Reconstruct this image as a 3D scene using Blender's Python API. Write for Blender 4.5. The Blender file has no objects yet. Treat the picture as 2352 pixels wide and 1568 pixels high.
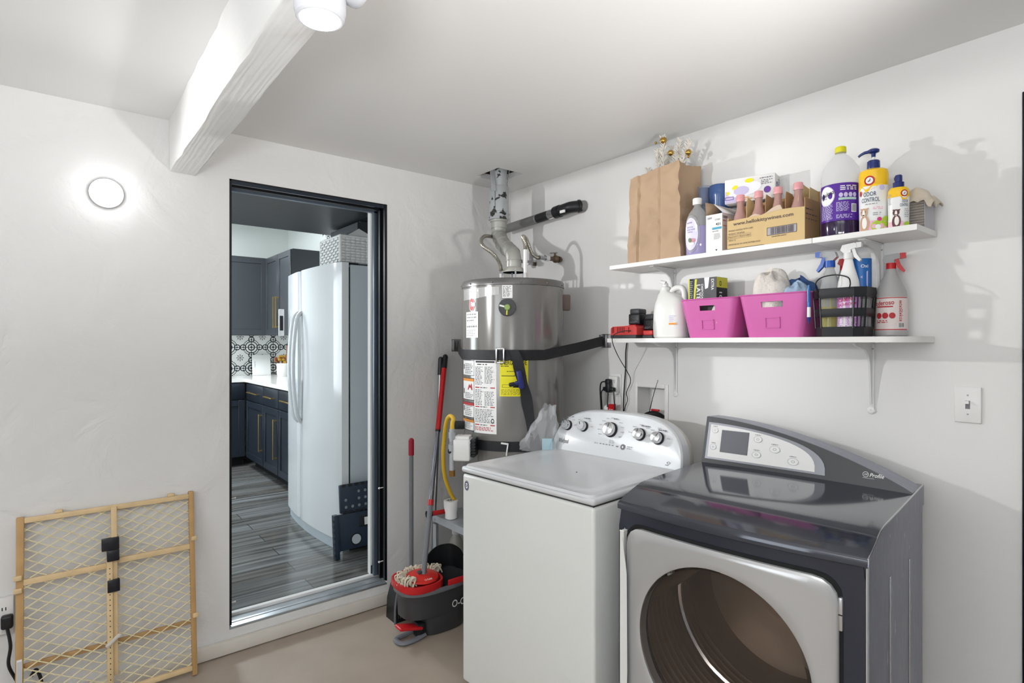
import bpy, bmesh, math, random
from mathutils import Vector, Matrix, noise as mnoise
R = math.radians
PI = math.pi
sc = bpy.context.scene
col = sc.collection

# ------------------------------------------------------------------ camera, world, lights, exposure
cam_d = bpy.data.cameras.new('camera'); cam = bpy.data.objects.new('camera', cam_d); col.objects.link(cam)
cam.location = (-2.256, -2.824, 1.41)
cam.rotation_euler = (R(90), 0, R(-38.75))
cam_d.sensor_width = 36.0; cam_d.lens = 1303.0/2352*36; cam_d.shift_y = 2.5/2352
cam_d.clip_start = 0.02; cam_d.clip_end = 50
sc.camera = cam

sc.view_settings.view_transform = 'Standard'
sc.view_settings.look = 'None'
sc.view_settings.gamma = 1.0
sc.view_settings.use_curve_mapping = False
sc.view_settings.exposure = 0.0

w = bpy.data.worlds.new('world'); sc.world = w; w.use_nodes = True
w.node_tree.nodes['Background'].inputs[0].default_value = (0.80, 0.88, 1.0, 1)
w.node_tree.nodes['Background'].inputs[1].default_value = 0.3

def area(name, loc, rot, sx, sy, power, color=(1, 1, 1), spread=180):
    d = bpy.data.lights.new(name, 'AREA'); d.shape = 'RECTANGLE'; d.size = sx; d.size_y = sy
    d.energy = power; d.color = color; d.spread = R(spread)
    o = bpy.data.objects.new(name, d); col.objects.link(o); o.location = loc; o.rotation_euler = rot
    return o
def point(name, loc, power, radius, color=(1, 1, 1)):
    d = bpy.data.lights.new(name, 'POINT'); d.energy = power; d.shadow_soft_size = radius; d.color = color
    o = bpy.data.objects.new(name, d); col.objects.link(o); o.location = loc
    return o
# soft fill lamps added behind the camera and at the left wall
area('rear_fill', (-2.2, -5.3, 1.25), (R(90), 0, 0), 3.6, 2.2, 4, (0.92, 0.965, 1.0))
area('side_fill', (-4.50, -1.9, 1.4), (R(90), 0, R(-90)), 1.1, 1.3, 18, (0.90, 0.95, 1.0))
# unseen fill behind the camera, added to brighten the ceiling like bounced flash
def spot(name, loc, rot, power, angle, blend, radius, color=(1, 1, 1)):
    d = bpy.data.lights.new(name, 'SPOT'); d.energy = power; d.spot_size = R(angle); d.spot_blend = blend; d.shadow_soft_size = radius; d.color = color
    o = bpy.data.objects.new(name, d); col.objects.link(o); o.location = loc; o.rotation_euler = rot
    return o
spot('ceiling_bounce_fill', (-1.0, -2.98, 1.25), Vector((-0.25, 1.28, 1.11)).to_track_quat('-Z', 'Y').to_euler(), 100, 88, 0.9, 0.08, (1.0, 0.995, 0.985))
area('ceiling_fill', (-2.9, -3.3, 1.35), (R(180), 0, 0), 0.6, 0.6, 104, (0.935, 0.968, 1.0))  # upward fill added to lift the ceiling brightness
# unseen flash strobes, placed to throw the crisp shadows on the right wall
spot('left_strobe', (-4.2, -0.42, 1.90), Vector((4.2, -0.50, -0.10)).to_track_quat('-Z', 'Y').to_euler(), 168, 34, 0.6, 0.045, (0.985, 0.99, 1.0))
spot('kitchen_strobe', (-2.3, 1.4, 2.06), Vector((2.3, -3.45, -0.42)).to_track_quat('-Z', 'Y').to_euler(), 190, 29, 0.75, 0.035, (1.0, 0.99, 0.98))
point('kitchen_fill_point', (-1.9, 1.6, 2.15), 14, 0.05, (0.97, 0.98, 1.0))  # unseen point lamp, added without a fixture
area('kitchen_top_fill', (-1.5, 2.95, 2.72), (0, 0, 0), 0.6, 0.6, 66, (0.88, 0.95, 1.0))  # fill added under the kitchen ceiling, no fixture built
area('kitchen_side_fill', (-2.9, 2.2, 1.5), (R(90), 0, R(-90)), 1.5, 1.2, 36, (0.84, 0.93, 1.0))  # fill added beside the solid kitchen wall, no window there

# ------------------------------------------------------------------ materials
def lin(c):
    c = c/255.0
    return c/12.92 if c <= 0.04045 else ((c+0.055)/1.055)**2.4
def rgb(*c): return (lin(c[0]), lin(c[1]), lin(c[2]), 1)
_mats = {}
def M(name, c=(200, 200, 200), rough=0.5, metal=0.0, coat=0.0, trans=0.0, ior=1.45, bump=0.0, bscale=60, emit=None, alpha=1.0,
      var=0.0, vscale=6, aniso=None):
    if name in _mats: return _mats[name]
    m = bpy.data.materials.new(name); m.use_nodes = True; nt = m.node_tree; b = nt.nodes['Principled BSDF']
    b.inputs['Base Color'].default_value = rgb(*c); b.inputs['Roughness'].default_value = rough
    b.inputs['Metallic'].default_value = metal; b.inputs['Coat Weight'].default_value = coat
    b.inputs['Coat Roughness'].default_value = 0.08
    b.inputs['Transmission Weight'].default_value = trans; b.inputs['IOR'].default_value = ior
    b.inputs['Alpha'].default_value = alpha
    if emit:
        b.inputs['Emission Color'].default_value = rgb(*emit[0]); b.inputs['Emission Strength'].default_value = emit[1]
    tc = nt.nodes.new('ShaderNodeTexCoord')
    if bump:
        n = nt.nodes.new('ShaderNodeTexNoise'); n.inputs['Scale'].default_value = bscale; n.inputs['Detail'].default_value = 4
        nt.links.new(tc.outputs['Object'], n.inputs['Vector'])
        bp = nt.nodes.new('ShaderNodeBump'); bp.inputs['Strength'].default_value = bump; bp.inputs['Distance'].default_value = 0.004
        nt.links.new(n.outputs['Fac'], bp.inputs['Height']); nt.links.new(bp.outputs['Normal'], b.inputs['Normal'])
    if var:
        n2 = nt.nodes.new('ShaderNodeTexNoise'); n2.inputs['Scale'].default_value = vscale; n2.inputs['Detail'].default_value = 5
        nt.links.new(tc.outputs['Object'], n2.inputs['Vector'])
        mx = nt.nodes.new('ShaderNodeMix'); mx.data_type = 'RGBA'
        mx.inputs[6].default_value = rgb(*[max(0, x*(1-var)) for x in c]); mx.inputs[7].default_value = rgb(*[min(255, x*(1+var*0.6)) for x in c])
        nt.links.new(n2.outputs['Fac'], mx.inputs[0]); nt.links.new(mx.outputs[2], b.inputs['Base Color'])
    _mats[name] = m
    return m
def nodes_of(m): return m.node_tree.nodes, m.node_tree.links, m.node_tree.nodes['Principled BSDF']

def wall_paint(name, c, rough=0.42, strength=0.35, big=3.0):
    """hand-trowelled plaster under satin paint"""
    m = M(name, c, rough); N, L, b = nodes_of(m)
    tc = N.new('ShaderNodeTexCoord')
    n1 = N.new('ShaderNodeTexNoise'); n1.inputs['Scale'].default_value = big; n1.inputs['Detail'].default_value = 6; n1.inputs['Distortion'].default_value = 0.8
    n2 = N.new('ShaderNodeTexNoise'); n2.inputs['Scale'].default_value = 45; n2.inputs['Detail'].default_value = 3
    n3 = N.new('ShaderNodeTexVoronoi'); n3.inputs['Scale'].default_value = 9; n3.feature = 'SMOOTH_F1'
    mp = N.new('ShaderNodeMapping'); mp.inputs['Scale'].default_value = (1, 1, 0.6)
    L.new(tc.outputs['Object'], n1.inputs['Vector']); L.new(tc.outputs['Object'], n2.inputs['Vector'])
    dist = N.new('ShaderNodeVectorMath'); dist.operation = 'ADD'
    sc_ = N.new('ShaderNodeVectorMath'); sc_.operation = 'SCALE'; sc_.inputs['Scale'].default_value = 0.5
    L.new(n1.outputs['Color'], sc_.inputs[0]); L.new(tc.outputs['Object'], dist.inputs[0]); L.new(sc_.outputs[0], dist.inputs[1])
    L.new(dist.outputs[0], mp.inputs['Vector']); L.new(mp.outputs[0], n3.inputs['Vector'])
    r = N.new('ShaderNodeMapRange'); r.inputs[1].default_value = 0.45; r.inputs[2].default_value = 0.6
    L.new(n1.outputs['Fac'], r.inputs[0])
    a = N.new('ShaderNodeMath'); a.operation = 'MULTIPLY_ADD'; a.inputs[1].default_value = 0.22
    L.new(n2.outputs['Fac'], a.inputs[0]); L.new(n3.outputs['Distance'], a.inputs[2])
    a2 = N.new('ShaderNodeMath'); a2.operation = 'MULTIPLY_ADD'; a2.inputs[1].default_value = 0.45
    L.new(r.outputs[0], a2.inputs[0]); L.new(a.outputs[0], a2.inputs[2])
    bp = N.new('ShaderNodeBump'); bp.inputs['Strength'].default_value = strength; bp.inputs['Distance'].default_value = 0.006
    L.new(a2.outputs[0], bp.inputs['Height']); L.new(bp.outputs['Normal'], b.inputs['Normal'])
    return m

mWall = wall_paint('white_plaster', (226, 225, 223), 0.38, 0.85)
mWallR = wall_paint('white_smooth_wall', (228, 227, 225), 0.40, 0.12)
mCeil = M('white_gloss_ceiling', (226, 225, 223), 0.46)
mTrim = M('white_painted_wood', (222, 216, 206), 0.45, bump=0.15, bscale=30, var=0.05, vscale=9)
mFloor = M('tan_painted_concrete', (170, 156, 141), 0.38, bump=0.12, bscale=14, var=0.09, vscale=5)
mWhite = M('white_plastic', (235, 235, 233), 0.35)
mWhiteG = M('white_enamel', (229, 229, 225), 0.18, coat=0.4)
mWhiteM = M('white_matte_paint', (230, 230, 228), 0.55)
mShelf = M('white_melamine', (238, 237, 234), 0.4)
mBlack = M('black_plastic', (26, 27, 30), 0.4)
mBlackR = M('black_rubber', (20, 20, 22), 0.6)
mStrap = M('black_webbing', (30, 31, 34), 0.55, bump=0.3, bscale=300)
mChrome = M('chrome', (210, 210, 212), 0.14, 1.0)
mSteel = M('brushed_steel', (170, 170, 172), 0.34, 1.0)
mGalv = M('galvanised_steel', (184, 188, 192), 0.45, 0.45, var=0.12, vscale=20)
mBrass = M('brass', (160, 120, 62), 0.35, 0.9)
mGold = M('gold_handle', (206, 178, 110), 0.3, 0.9)
mRed = M('red_plastic', (196, 30, 34), 0.32)
mGrey = M('grey_plastic', (112, 114, 119), 0.4)
mDkGrey = M('dark_grey_plastic', (64, 65, 68), 0.42)
mBlue = M('blue_plastic', (28, 62, 140), 0.3)
mPrint = M('print_black', (30, 30, 34), 0.6)
mPrintG = M('print_grey', (120, 120, 124), 0.6)
mPrintL = M('print_light_grey', (168, 168, 172), 0.6)
mPrintR = M('print_red', (182, 38, 44), 0.5)
mPaper = M('paper_white', (240, 240, 238), 0.5)
mYellow = M('label_yellow', (236, 226, 30), 0.45)
mOrange = M('label_orange', (232, 150, 50), 0.5)
mClear = M('clear_plastic', (236, 236, 236), 0.12, trans=0.92, ior=1.12)

# ------------------------------------------------------------------ mesh builder
_text = {}
def text_tris(s, bold=False, shear=0.0):
    k = (s, bold, shear)
    if k in _text: return _text[k]
    cu = bpy.data.curves.new('glyphs', 'FONT'); cu.body = s; cu.resolution_u = 3; cu.align_x = 'CENTER'; cu.align_y = 'CENTER'
    cu.shear = shear
    if bold: cu.offset = 0.010
    ob = bpy.data.objects.new('glyphs', cu)
    me = bpy.data.meshes.new_from_object(ob)
    vs = [(v.co.x, v.co.y) for v in me.vertices]; fs = [tuple(p.vertices) for p in me.polygons]
    bpy.data.objects.remove(ob); bpy.data.curves.remove(cu); bpy.data.meshes.remove(me)
    if vs:
        w0 = min(v[0] for v in vs); w1 = max(v[0] for v in vs)
    else: w0, w1 = 0, 1
    _text[k] = (vs, fs, w1-w0)
    return _text[k]

def frames(pts, closed=False):
    P = [Vector(p) for p in pts]; n = len(P); T = []
    for i in range(n):
        if closed: t = P[(i+1) % n]-P[i-1]
        else: t = P[min(i+1, n-1)]-P[max(i-1, 0)]
        T.append(t.normalized() if t.length > 1e-9 else Vector((0, 0, 1)))
    up = Vector((0, 0, 1)) if abs(T[0].z) < 0.9 else Vector((1, 0, 0))
    nrm = (up-T[0]*up.dot(T[0])).normalized(); out = []
    for i in range(n):
        if i:
            nrm = nrm-T[i]*nrm.dot(T[i])
            if nrm.length < 1e-6: nrm = T[i].orthogonal()
            nrm.normalize()
        out.append((P[i], T[i], nrm, T[i].cross(nrm)))
    return out
def smooth(pts, k=6, closed=False):
    P = [Vector(p) for p in pts]; n = len(P); out = []
    rng = range(n) if closed else range(n-1)
    for i in rng:
        if closed: a, b, c, d = P[i-1], P[i], P[(i+1) % n], P[(i+2) % n]
        else: a, b, c, d = P[max(i-1, 0)], P[i], P[i+1], P[min(i+2, n-1)]
        for j in range(k):
            t = j/k
            out.append(0.5*((2*b)+(c-a)*t+(2*a-5*b+4*c-d)*t*t+(3*b-a-3*c+d)*t**3))
    if not closed: out.append(P[-1])
    return out

class MB:
    def __init__(s): s.v = []; s.f = []; s.m = []; s.mats = []
    def mi(s, m):
        if m not in s.mats: s.mats.append(m)
        return s.mats.index(m)
    def add(s, vs, fs, m, X=None):
        o = len(s.v)
        s.v += [tuple(X @ Vector(v)) for v in vs] if X is not None else [tuple(v) for v in vs]
        i = s.mi(m)
        for f in fs: s.f.append(tuple(o+k for k in f)); s.m.append(i)
        return s
    def box(s, x0, x1, y0, y1, z0, z1, m, X=None, r=0.0, seg=2):
        if r > 0:
            bm = bmesh.new(); bmesh.ops.create_cube(bm, size=1)
            for v in bm.verts: v.co = Vector(((x0+x1)/2+v.co.x*(x1-x0), (y0+y1)/2+v.co.y*(y1-y0), (z0+z1)/2+v.co.z*(z1-z0)))
            r = min(r, 0.49*min(abs(x1-x0), abs(y1-y0), abs(z1-z0)))
            bmesh.ops.bevel(bm, geom=bm.edges[:], offset=r, segments=seg, profile=0.5, affect='EDGES')
            bm.verts.index_update()
            s.add([v.co[:] for v in bm.verts], [[v.index for v in f.verts] for f in bm.faces], m, X); bm.free(); return s
        vs = [(x, y, z) for z in (z0, z1) for y in (y0, y1) for x in (x0, x1)]
        return s.add(vs, [(0, 2, 3, 1), (4, 5, 7, 6), (0, 1, 5, 4), (2, 6, 7, 3), (0, 4, 6, 2), (1, 3, 7, 5)], m, X)
    def loft(s, rings, m, X=None, cap0=True, cap1=True, close=True):
        n = len(rings[0]); vs = [p for r in rings for p in r]; fs = []
        for i in range(len(rings)-1):
            for j in range(n if close else n-1):
                k = (j+1) % n; fs.append((i*n+j, i*n+k, (i+1)*n+k, (i+1)*n+j))
        if cap0: fs.append(tuple(range(n-1, -1, -1)))
        if cap1: fs.append(tuple((len(rings)-1)*n+j for j in range(n)))
        return s.add(vs, fs, m, X)
    def tube(s, pts, r, m, n=8, X=None, closed=False, flat=None, sm=0):
        if sm: pts = smooth(pts, sm, closed)
        fr = frames(pts, closed); L = len(fr)
        rs = r if isinstance(r, (list, tuple)) else [r]*L
        if len(rs) != L: rs = [rs[min(len(rs)-1, int(i*len(rs)/L))] for i in range(L)]
        rings = []
        for (p, t, a, b), rr in zip(fr, rs):
            fa, fb = flat if flat else (1, 1)
            rings.append([p+a*(math.cos(2*PI*k/n)*rr*fa)+b*(math.sin(2*PI*k/n)*rr*fb) for k in range(n)])
        if closed: rings.append(rings[0]); return s.loft(rings, m, X, False, False)
        return s.loft(rings, m, X)
    def cyl(s, p0, p1, r0, m, r1=None, n=20, X=None):
        return s.tube([p0, p1], [r0, r0 if r1 is None else r1], m, n, X)
    def lathe(s, prof, m, n=32, X=None, sx=1, sy=1, c=(0, 0), cap=True, pw=None):
        rings = []
        for (r, z) in prof:
            ring = []
            for k in range(n):
                a = 2*PI*k/n; ca, sa = math.cos(a), math.sin(a)
                if pw: ca = math.copysign(abs(ca)**pw, ca); sa = math.copysign(abs(sa)**pw, sa)
                ring.append((c[0]+ca*r*sx, c[1]+sa*r*sy, z))
            rings.append(ring)
        return s.loft(rings, m, X, cap, cap)
    def prism(s, poly, h0, h1, m, ax='z', X=None, m1=None):
        def P(a, b, h): return (a, b, h) if ax == 'z' else ((a, h, b) if ax == 'y' else (h, a, b))
        n = len(poly); vs = [P(a, b, h0) for a, b in poly]+[P(a, b, h1) for a, b in poly]
        fs = [(i, (i+1) % n, n+(i+1) % n, n+i) for i in range(n)]
        s.add(vs, fs+[tuple(range(n, 2*n))], m, X)
        return s.add([P(a, b, h0) for a, b in poly], [tuple(range(n-1, -1, -1))], m1 or m, X)
    def sph(s, c, r, m, n=12, X=None, sc=(1, 1, 1)):
        prof = []
        h = max(4, n//2)
        for i in range(1, h):
            a = PI*i/h; prof.append((math.sin(a)*r, -math.cos(a)*r))
        rings = [[(c[0]+math.cos(2*PI*k/n)*q*sc[0], c[1]+math.sin(2*PI*k/n)*q*sc[1], c[2]+z*sc[2]) for k in range(n)] for q, z in prof]
        b = (c[0], c[1], c[2]-r*sc[2]); t = (c[0], c[1], c[2]+r*sc[2])
        o = [p for rr in rings for p in rr]+[b, t]; fs = []
        for i in range(len(rings)-1):
            for j in range(n):
                k = (j+1) % n; fs.append((i*n+j, i*n+k, (i+1)*n+k, (i+1)*n+j))
        nb = len(rings)*n
        for j in range(n):
            k = (j+1) % n; fs.append((nb, k, j)); fs.append((nb+1, (len(rings)-1)*n+j, (len(rings)-1)*n+k))
        return s.add(o, fs, m, X)
    def grid(s, fn, nu, nv, m, X=None):
        vs = [fn(i/nu, j/nv) for j in range(nv+1) for i in range(nu+1)]
        fs = [(j*(nu+1)+i, j*(nu+1)+i+1, (j+1)*(nu+1)+i+1, (j+1)*(nu+1)+i) for j in range(nv) for i in range(nu)]
        return s.add(vs, fs, m, X)
    def build(s, name, parent=None, loc=None, rotz=None, smooth_angle=38, solid=0.0, sub=0):
        me = bpy.data.meshes.new(name); me.from_pydata(s.v, [], s.f)
        for m in s.mats: me.materials.append(m)
        me.polygons.foreach_set('material_index', s.m)
        me.polygons.foreach_set('use_smooth', [True]*len(s.f))
        me.update()
        try: me.set_sharp_from_angle(angle=R(smooth_angle))
        except Exception: pass
        o = bpy.data.objects.new(name, me); col.objects.link(o)
        if parent: o.parent = parent
        if loc is not None: o.location = loc
        if rotz is not None: o.rotation_euler = (0, 0, rotz)
        if solid:
            md = o.modifiers.new('thickness', 'SOLIDIFY'); md.thickness = solid; md.offset = 0
        if sub:
            md = o.modifiers.new('subdivision', 'SUBSURF'); md.levels = sub; md.render_levels = sub
        return o

class Decal:
    """flat print mapped on a surface: fn(u, v, h) -> point"""
    def __init__(s, mb, fn, step=0.02): s.mb = mb; s.fn = fn; s.step = step
    def rect(s, u0, v0, u1, v1, m, h=0.0005):
        n = max(1, int(abs(u1-u0)/s.step))
        vs = []
        for i in range(n+1):
            u = u0+(u1-u0)*i/n; vs += [s.fn(u, v0, h), s.fn(u, v1, h)]
        s.mb.add(vs, [(2*i, 2*i+2, 2*i+3, 2*i+1) for i in range(n)], m); return s
    def frame(s, u0, v0, u1, v1, t, m, h=0.001):
        s.rect(u0, v0, u1, v0+t, m, h); s.rect(u0, v1-t, u1, v1, m, h); s.rect(u0, v0, u0+t, v1, m, h); s.rect(u1-t, v0, u1, v1, m, h); return s
    def ell(s, cu, cv, ru, rv, m, h=0.001, n=28, inner=0.0, rot=0.0):
        c, q = math.cos(rot), math.sin(rot)
        P = []
        for k in range(n):
            a = 2*PI*k/n; x, y = math.cos(a)*ru, math.sin(a)*rv; P.append((x*c-y*q, x*q+y*c))
        if inner:
            vs = [s.fn(cu+x, cv+y, h) for x, y in P]+[s.fn(cu+x*inner, cv+y*inner, h) for x, y in P]
            s.mb.add(vs, [(k, (k+1) % n, n+(k+1) % n, n+k) for k in range(n)], m)
        else:
            vs = [s.fn(cu, cv, h)]+[s.fn(cu+x, cv+y, h) for x, y in P]
            s.mb.add(vs, [(0, 1+k, 1+(k+1) % n) for k in range(n)], m)
        return s
    def poly(s, pts, m, h=0.001):
        s.mb.add([s.fn(u, v, h) for u, v in pts], [tuple(range(len(pts)))], m); return s
    def text(s, t, u, v, size, m, h=0.0015, width=None, bold=False, rot=0.0, shear=0.0):
        vs, fs, w = text_tris(t, bold, shear)
        kx = width/(w*size) if width else 1.0; c, q = math.cos(rot), math.sin(rot)
        o = []
        for x, y in vs:
            x *= size*kx; y *= size; o.append(s.fn(u+x*c-y*q, v+x*q+y*c, h))
        s.mb.add(o, fs, m); return s
    def lines(s, u0, v0, u1, v1, n, m, h=0.001, seed=1, fill=0.5, gap=0.35, wl=0.012, rag=0.35):
        rn = random.Random(seed); dv = (v1-v0)/n
        for i in range(n):
            v = v1-dv*(i+0.5); u = u0; end = u1-(u1-u0)*rag*rn.random()
            while u < end:
                wd = wl*(0.4+rn.random()); e = min(u+wd, end)
                s.rect(u, v-dv*fill/2, e, v+dv*fill/2, m, h); u = e+wl*gap
        return s
    def bars(s, u0, v0, u1, v1, m, n=22, h=0.0012, seed=3):
        rn = random.Random(seed); d = (u1-u0)/n
        for i in range(n):
            wd = d*(0.25+0.5*rn.random()); s.rect(u0+i*d, v0, u0+i*d+wd, v1, m, h)
        return s
def flat(y=0.0, x0=0.0, z0=0.0):            # print on a face whose normal is local -y
    return lambda u, v, h: (x0+u, y-h, z0+v)
def side(x=0.0, sgn=1, y0=0.0, z0=0.0):      # print on a face whose normal is +-x ; u runs along sgn*y
    return lambda u, v, h: (x+sgn*h, y0+u*sgn, z0+v)
def curved(r, sy=1.0, z0=0.0, rz=None):      # print on a cylinder, u is arc length, 0 faces local -y
    def fn(u, v, h):
        rr = (rz(v) if rz else r); a = u/r
        return (math.sin(a)*(rr+h), -math.cos(a)*(rr*sy+h), z0+v)
    return fn

def thing(name, label, cat, loc=(0, 0, 0), rotz=0.0, group=None):
    o = bpy.data.objects.new(name, None); col.objects.link(o); o.empty_display_size = 0.05
    o.location = loc; o.rotation_euler = (0, 0, rotz); o['label'] = label; o['category'] = cat
    if group: o['group'] = group
    return o
def tag(o, label, cat, group=None, kind=None):
    o['label'] = label; o['category'] = cat
    if group: o['group'] = group
    if kind: o['kind'] = kind
    return o
def struct(o, label=None):
    o['kind'] = 'structure'
    if label: o['label'] = label
    return o
def plab(o, label): o['label'] = label; return o
def dup(root, loc=None, rotz=None, label=None):
    r = root.copy(); col.objects.link(r)
    if loc is not None: r.location = loc
    if rotz is not None: r.rotation_euler = (0, 0, rotz)
    if label: r['label'] = label
    for ch in list(root.children):
        c = ch.copy(); col.objects.link(c); c.parent = r
        for g in list(ch.children):
            d = g.copy(); col.objects.link(d); d.parent = c
    return r
T = Matrix.Translation
def Rx(a): return Matrix.Rotation(R(a), 4, 'X')
def Ry(a): return Matrix.Rotation(R(a), 4, 'Y')
def Rz(a): return Matrix.Rotation(R(a), 4, 'Z')
def rrect(w, d, r, n=5, z=0, cx=0, cy=0):
    P = []
    for (sx, sy, a0) in ((1, 1, 0), (-1, 1, 90), (-1, -1, 180), (1, -1, 270)):
        for k in range(n+1):
            a = R(a0+90*k/n); P.append((cx+sx*(w/2-r)+math.cos(a)*r, cy+sy*(d/2-r)+math.sin(a)*r, z))
    return P

# ------------------------------------------------------------------ the setting
CZ = 2.3645
DX0, DX1, DZ0, DZ1 = -1.642, -0.858, 0.10, 2.158
b = MB()
b.box(-4.72, DX0, 0, 0.13, -0.02, 2.5, mWall); b.box(DX1, 0.12, 0, 0.13, -0.02, 2.5, mWall)
b.box(DX0, DX1, 0, 0.13, DZ1, 2.5, mWall); b.box(DX0, DX1, 0, 0.13, -0.02, DZ0, mWall)
struct(b.build('wall_back'))
b = MB()                                             # right wall with the recess for the washer hoses
BY0, BY1, BZ0, BZ1 = -1.180, -1.012, 1.030, 1.195
b.box(0, 0.12, BY1, 0, 0, 2.5, mWallR); b.box(0, 0.12, -2.455, BY0, 0, 2.5, mWallR)
b.box(0, 0.12, BY0, BY1, 0, BZ0, mWallR); b.box(0, 0.12, BY0, BY1, BZ1, 2.5, mWallR)
b.box(0, 0.12, -5.6, -2.455, 2.16, 2.5, mWallR); b.box(0, 0.12, -5.6, -3.36, 0, 2.16, mWallR)
struct(b.build('wall_right'))
b = MB(); b.box(-4.72, -4.6, -5.6, -2.45, 0, 2.5, mWallR); b.box(-4.72, -4.6, -1.35, 0, 0, 2.5, mWallR)
b.box(-4.72, -4.6, -2.45, -1.35, 0, 0.75, mWallR); b.box(-4.72, -4.6, -2.45, -1.35, 2.05, 2.5, mWallR)  # opening in the wall made up to hold the side fill
struct(b.build('wall_left'))
b = MB(); b.box(-4.72, 0.12, -5.6, 0, -0.12, 0, mFloor); struct(b.build('floor'))
b = MB(); HX0, HX1, HY0, HY1 = -0.375, -0.200, -0.360, -0.150    # ceiling with the rough hole for the flue
b.box(-4.72, HX0, -5.6, 0.0, CZ, CZ+0.03, mCeil); b.box(HX1, 0.0, -5.6, 0.0, CZ, CZ+0.03, mCeil)
b.box(HX0, HX1, -5.6, HY0, CZ, CZ+0.03, mCeil); b.box(HX0, HX1, HY1, 0, CZ, CZ+0.03, mCeil)
mAttic = M('dark_attic_wood', (60, 52, 44), 0.8)
b.box(HX0-0.15, HX1+0.15, HY0-0.15, HY1+0.12, CZ+0.5, CZ+0.52, mAttic)
b.box(HX0-0.03, HX0-0.002, HY0, HY1, CZ+0.03, CZ+0.5, mAttic); b.box(HX1+0.002, HX1+0.03, HY0, HY1, CZ+0.03, CZ+0.5, mAttic)
b.box(HX0, HX1, HY0-0.03, HY0-0.002, CZ+0.03, CZ+0.5, mAttic); b.box(HX0, HX1, HY1+0.002, HY1+0.03, CZ+0.03, CZ+0.5, mAttic)
struct(b.build('ceiling'))
# beam: rough sawn timber under white paint
mBeam = M('white_painted_beam', (224, 223, 221), 0.4); N, L, bs = nodes_of(mBeam)
tc = N.new('ShaderNodeTexCoord'); mp = N.new('ShaderNodeMapping'); mp.inputs['Scale'].default_value = (22, 1.6, 22)
wv = N.new('ShaderNodeTexWave'); wv.inputs['Scale'].default_value = 0.9; wv.inputs['Distortion'].default_value = 11; wv.inputs['Detail'].default_value = 3
nz = N.new('ShaderNodeTexNoise'); nz.inputs['Scale'].default_value = 26; mx = N.new('ShaderNodeMath'); mx.operation = 'MULTIPLY_ADD'; mx.inputs[1].default_value = 0.3
bp = N.new('ShaderNodeBump'); bp.inputs['Strength'].default_value = 0.3; bp.inputs['Distance'].default_value = 0.004
L.new(tc.outputs['Object'], mp.inputs['Vector']); L.new(mp.outputs[0], wv.inputs['Vector']); L.new(tc.outputs['Object'], nz.inputs['Vector'])
L.new(wv.outputs['Fac'], mx.inputs[0]); L.new(nz.outputs['Fac'], mx.inputs[2]); L.new(mx.outputs[0], bp.inputs['Height']); L.new(bp.outputs['Normal'], bs.inputs['Normal'])
rn = random.Random(5); rings = []
for i in range(61):
    y = -0.001-5.5*i/60; j = lambda a=0.003: rn.uniform(-a, a)
    rings.append([(-1.880+j(), y, CZ+0.02), (-1.880+j(), y, 2.150+j()), (-1.876+j(), y, 2.145+j(0.002)), (-1.782+j(), y, 2.146+j(0.002)), (-1.777+j(), y, 2.152+j()), (-1.777+j(), y, CZ+0.02)])
b = MB(); b.loft(rings, mBeam)
struct(b.build('trim_1'), 'white painted rough timber beam under the ceiling')
b = MB(); b.box(-4.6, -0.0, -0.030, -0.001, 0.004, 0.062, mTrim, r=0.005)
struct(b.build('baseboard_back'))
b = MB(); b.box(-0.015, -0.001, -2.45, -0.03, 0.002, 0.08, mTrim, r=0.003); struct(b.build('baseboard_right'))

# doorway to the kitchen: dark metal track around the opening, metal threshold
mFrame = M('dark_navy_metal', (34, 42, 54), 0.3, 0.35); mFrameK = M('black_metal', (16, 18, 22), 0.4, 0.3); mFrameL = M('worn_grey_metal', (104, 116, 128), 0.35, 0.5)
door = thing('door_1', 'doorway', 'doorway'); del door['label']; del door['category']; door['kind'] = 'structure'
b = MB(); x = DX1
b.box(x-0.006, x-0.0005, 0.0, 0.128, 0.12, DZ1-0.0005, mFrame)
b.box(x-0.016, x-0.006, -0.004, 0.012, 0.125, DZ1-0.001, mFrameK); b.box(x-0.022, x-0.006, 0.045, 0.060, 0.122, DZ1-0.001, mFrameK)
b.box(x-0.030, x-0.006, 0.100, 0.126, 0.12, DZ1-0.02, mFrameL, r=0.002)
b.box(DX0+0.0005, DX0+0.010, 0.0, 0.128, 0.12, DZ1-0.001, mFrameK)
b.build('door_frame', door)
b = MB()
b.box(DX0+0.001, DX1-0.001, 0.0, 0.128, DZ1-0.007, DZ1-0.0005, mFrameK); b.box(DX0+0.01, DX1-0.01, 0.0, 0.014, DZ1-0.022, DZ1-0.007, mFrame)
b.box(DX0+0.01, DX1-0.01, 0.045, 0.062, DZ1-0.026, DZ1-0.007, mFrameK); b.box(DX0+0.01, DX1-0.01, 0.100, 0.126, DZ1-0.030, DZ1-0.007, mFrameL)
b.build('head_track', door)
mThr = M('worn_aluminium_threshold', (170, 176, 180), 0.35, 0.55, var=0.18, vscale=14)
b = MB(); b.box(DX0+0.001, DX1-0.001, 0.001, 0.112, DZ0+0.0005, 0.111, mThr, r=0.002); b.box(DX0+0.001, DX1-0.001, 0.04, 0.07, 0.108, 0.114, mThr, r=0.002)
b.box(DX0+0.001, DX1-0.001, 0.112, 0.140, DZ0+0.0005, 0.1245, mWhiteM, r=0.003)
b.build('threshold', door)
for zz in (0.62, 0.22):
    b = MB(); b.cyl((x-0.006, 0.03, zz), (x-0.032, 0.028, zz), 0.003, mWhite, n=8); b.sph((x-0.034, 0.028, zz), 0.006, mWhite, 8); b.build('peg', door)
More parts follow.
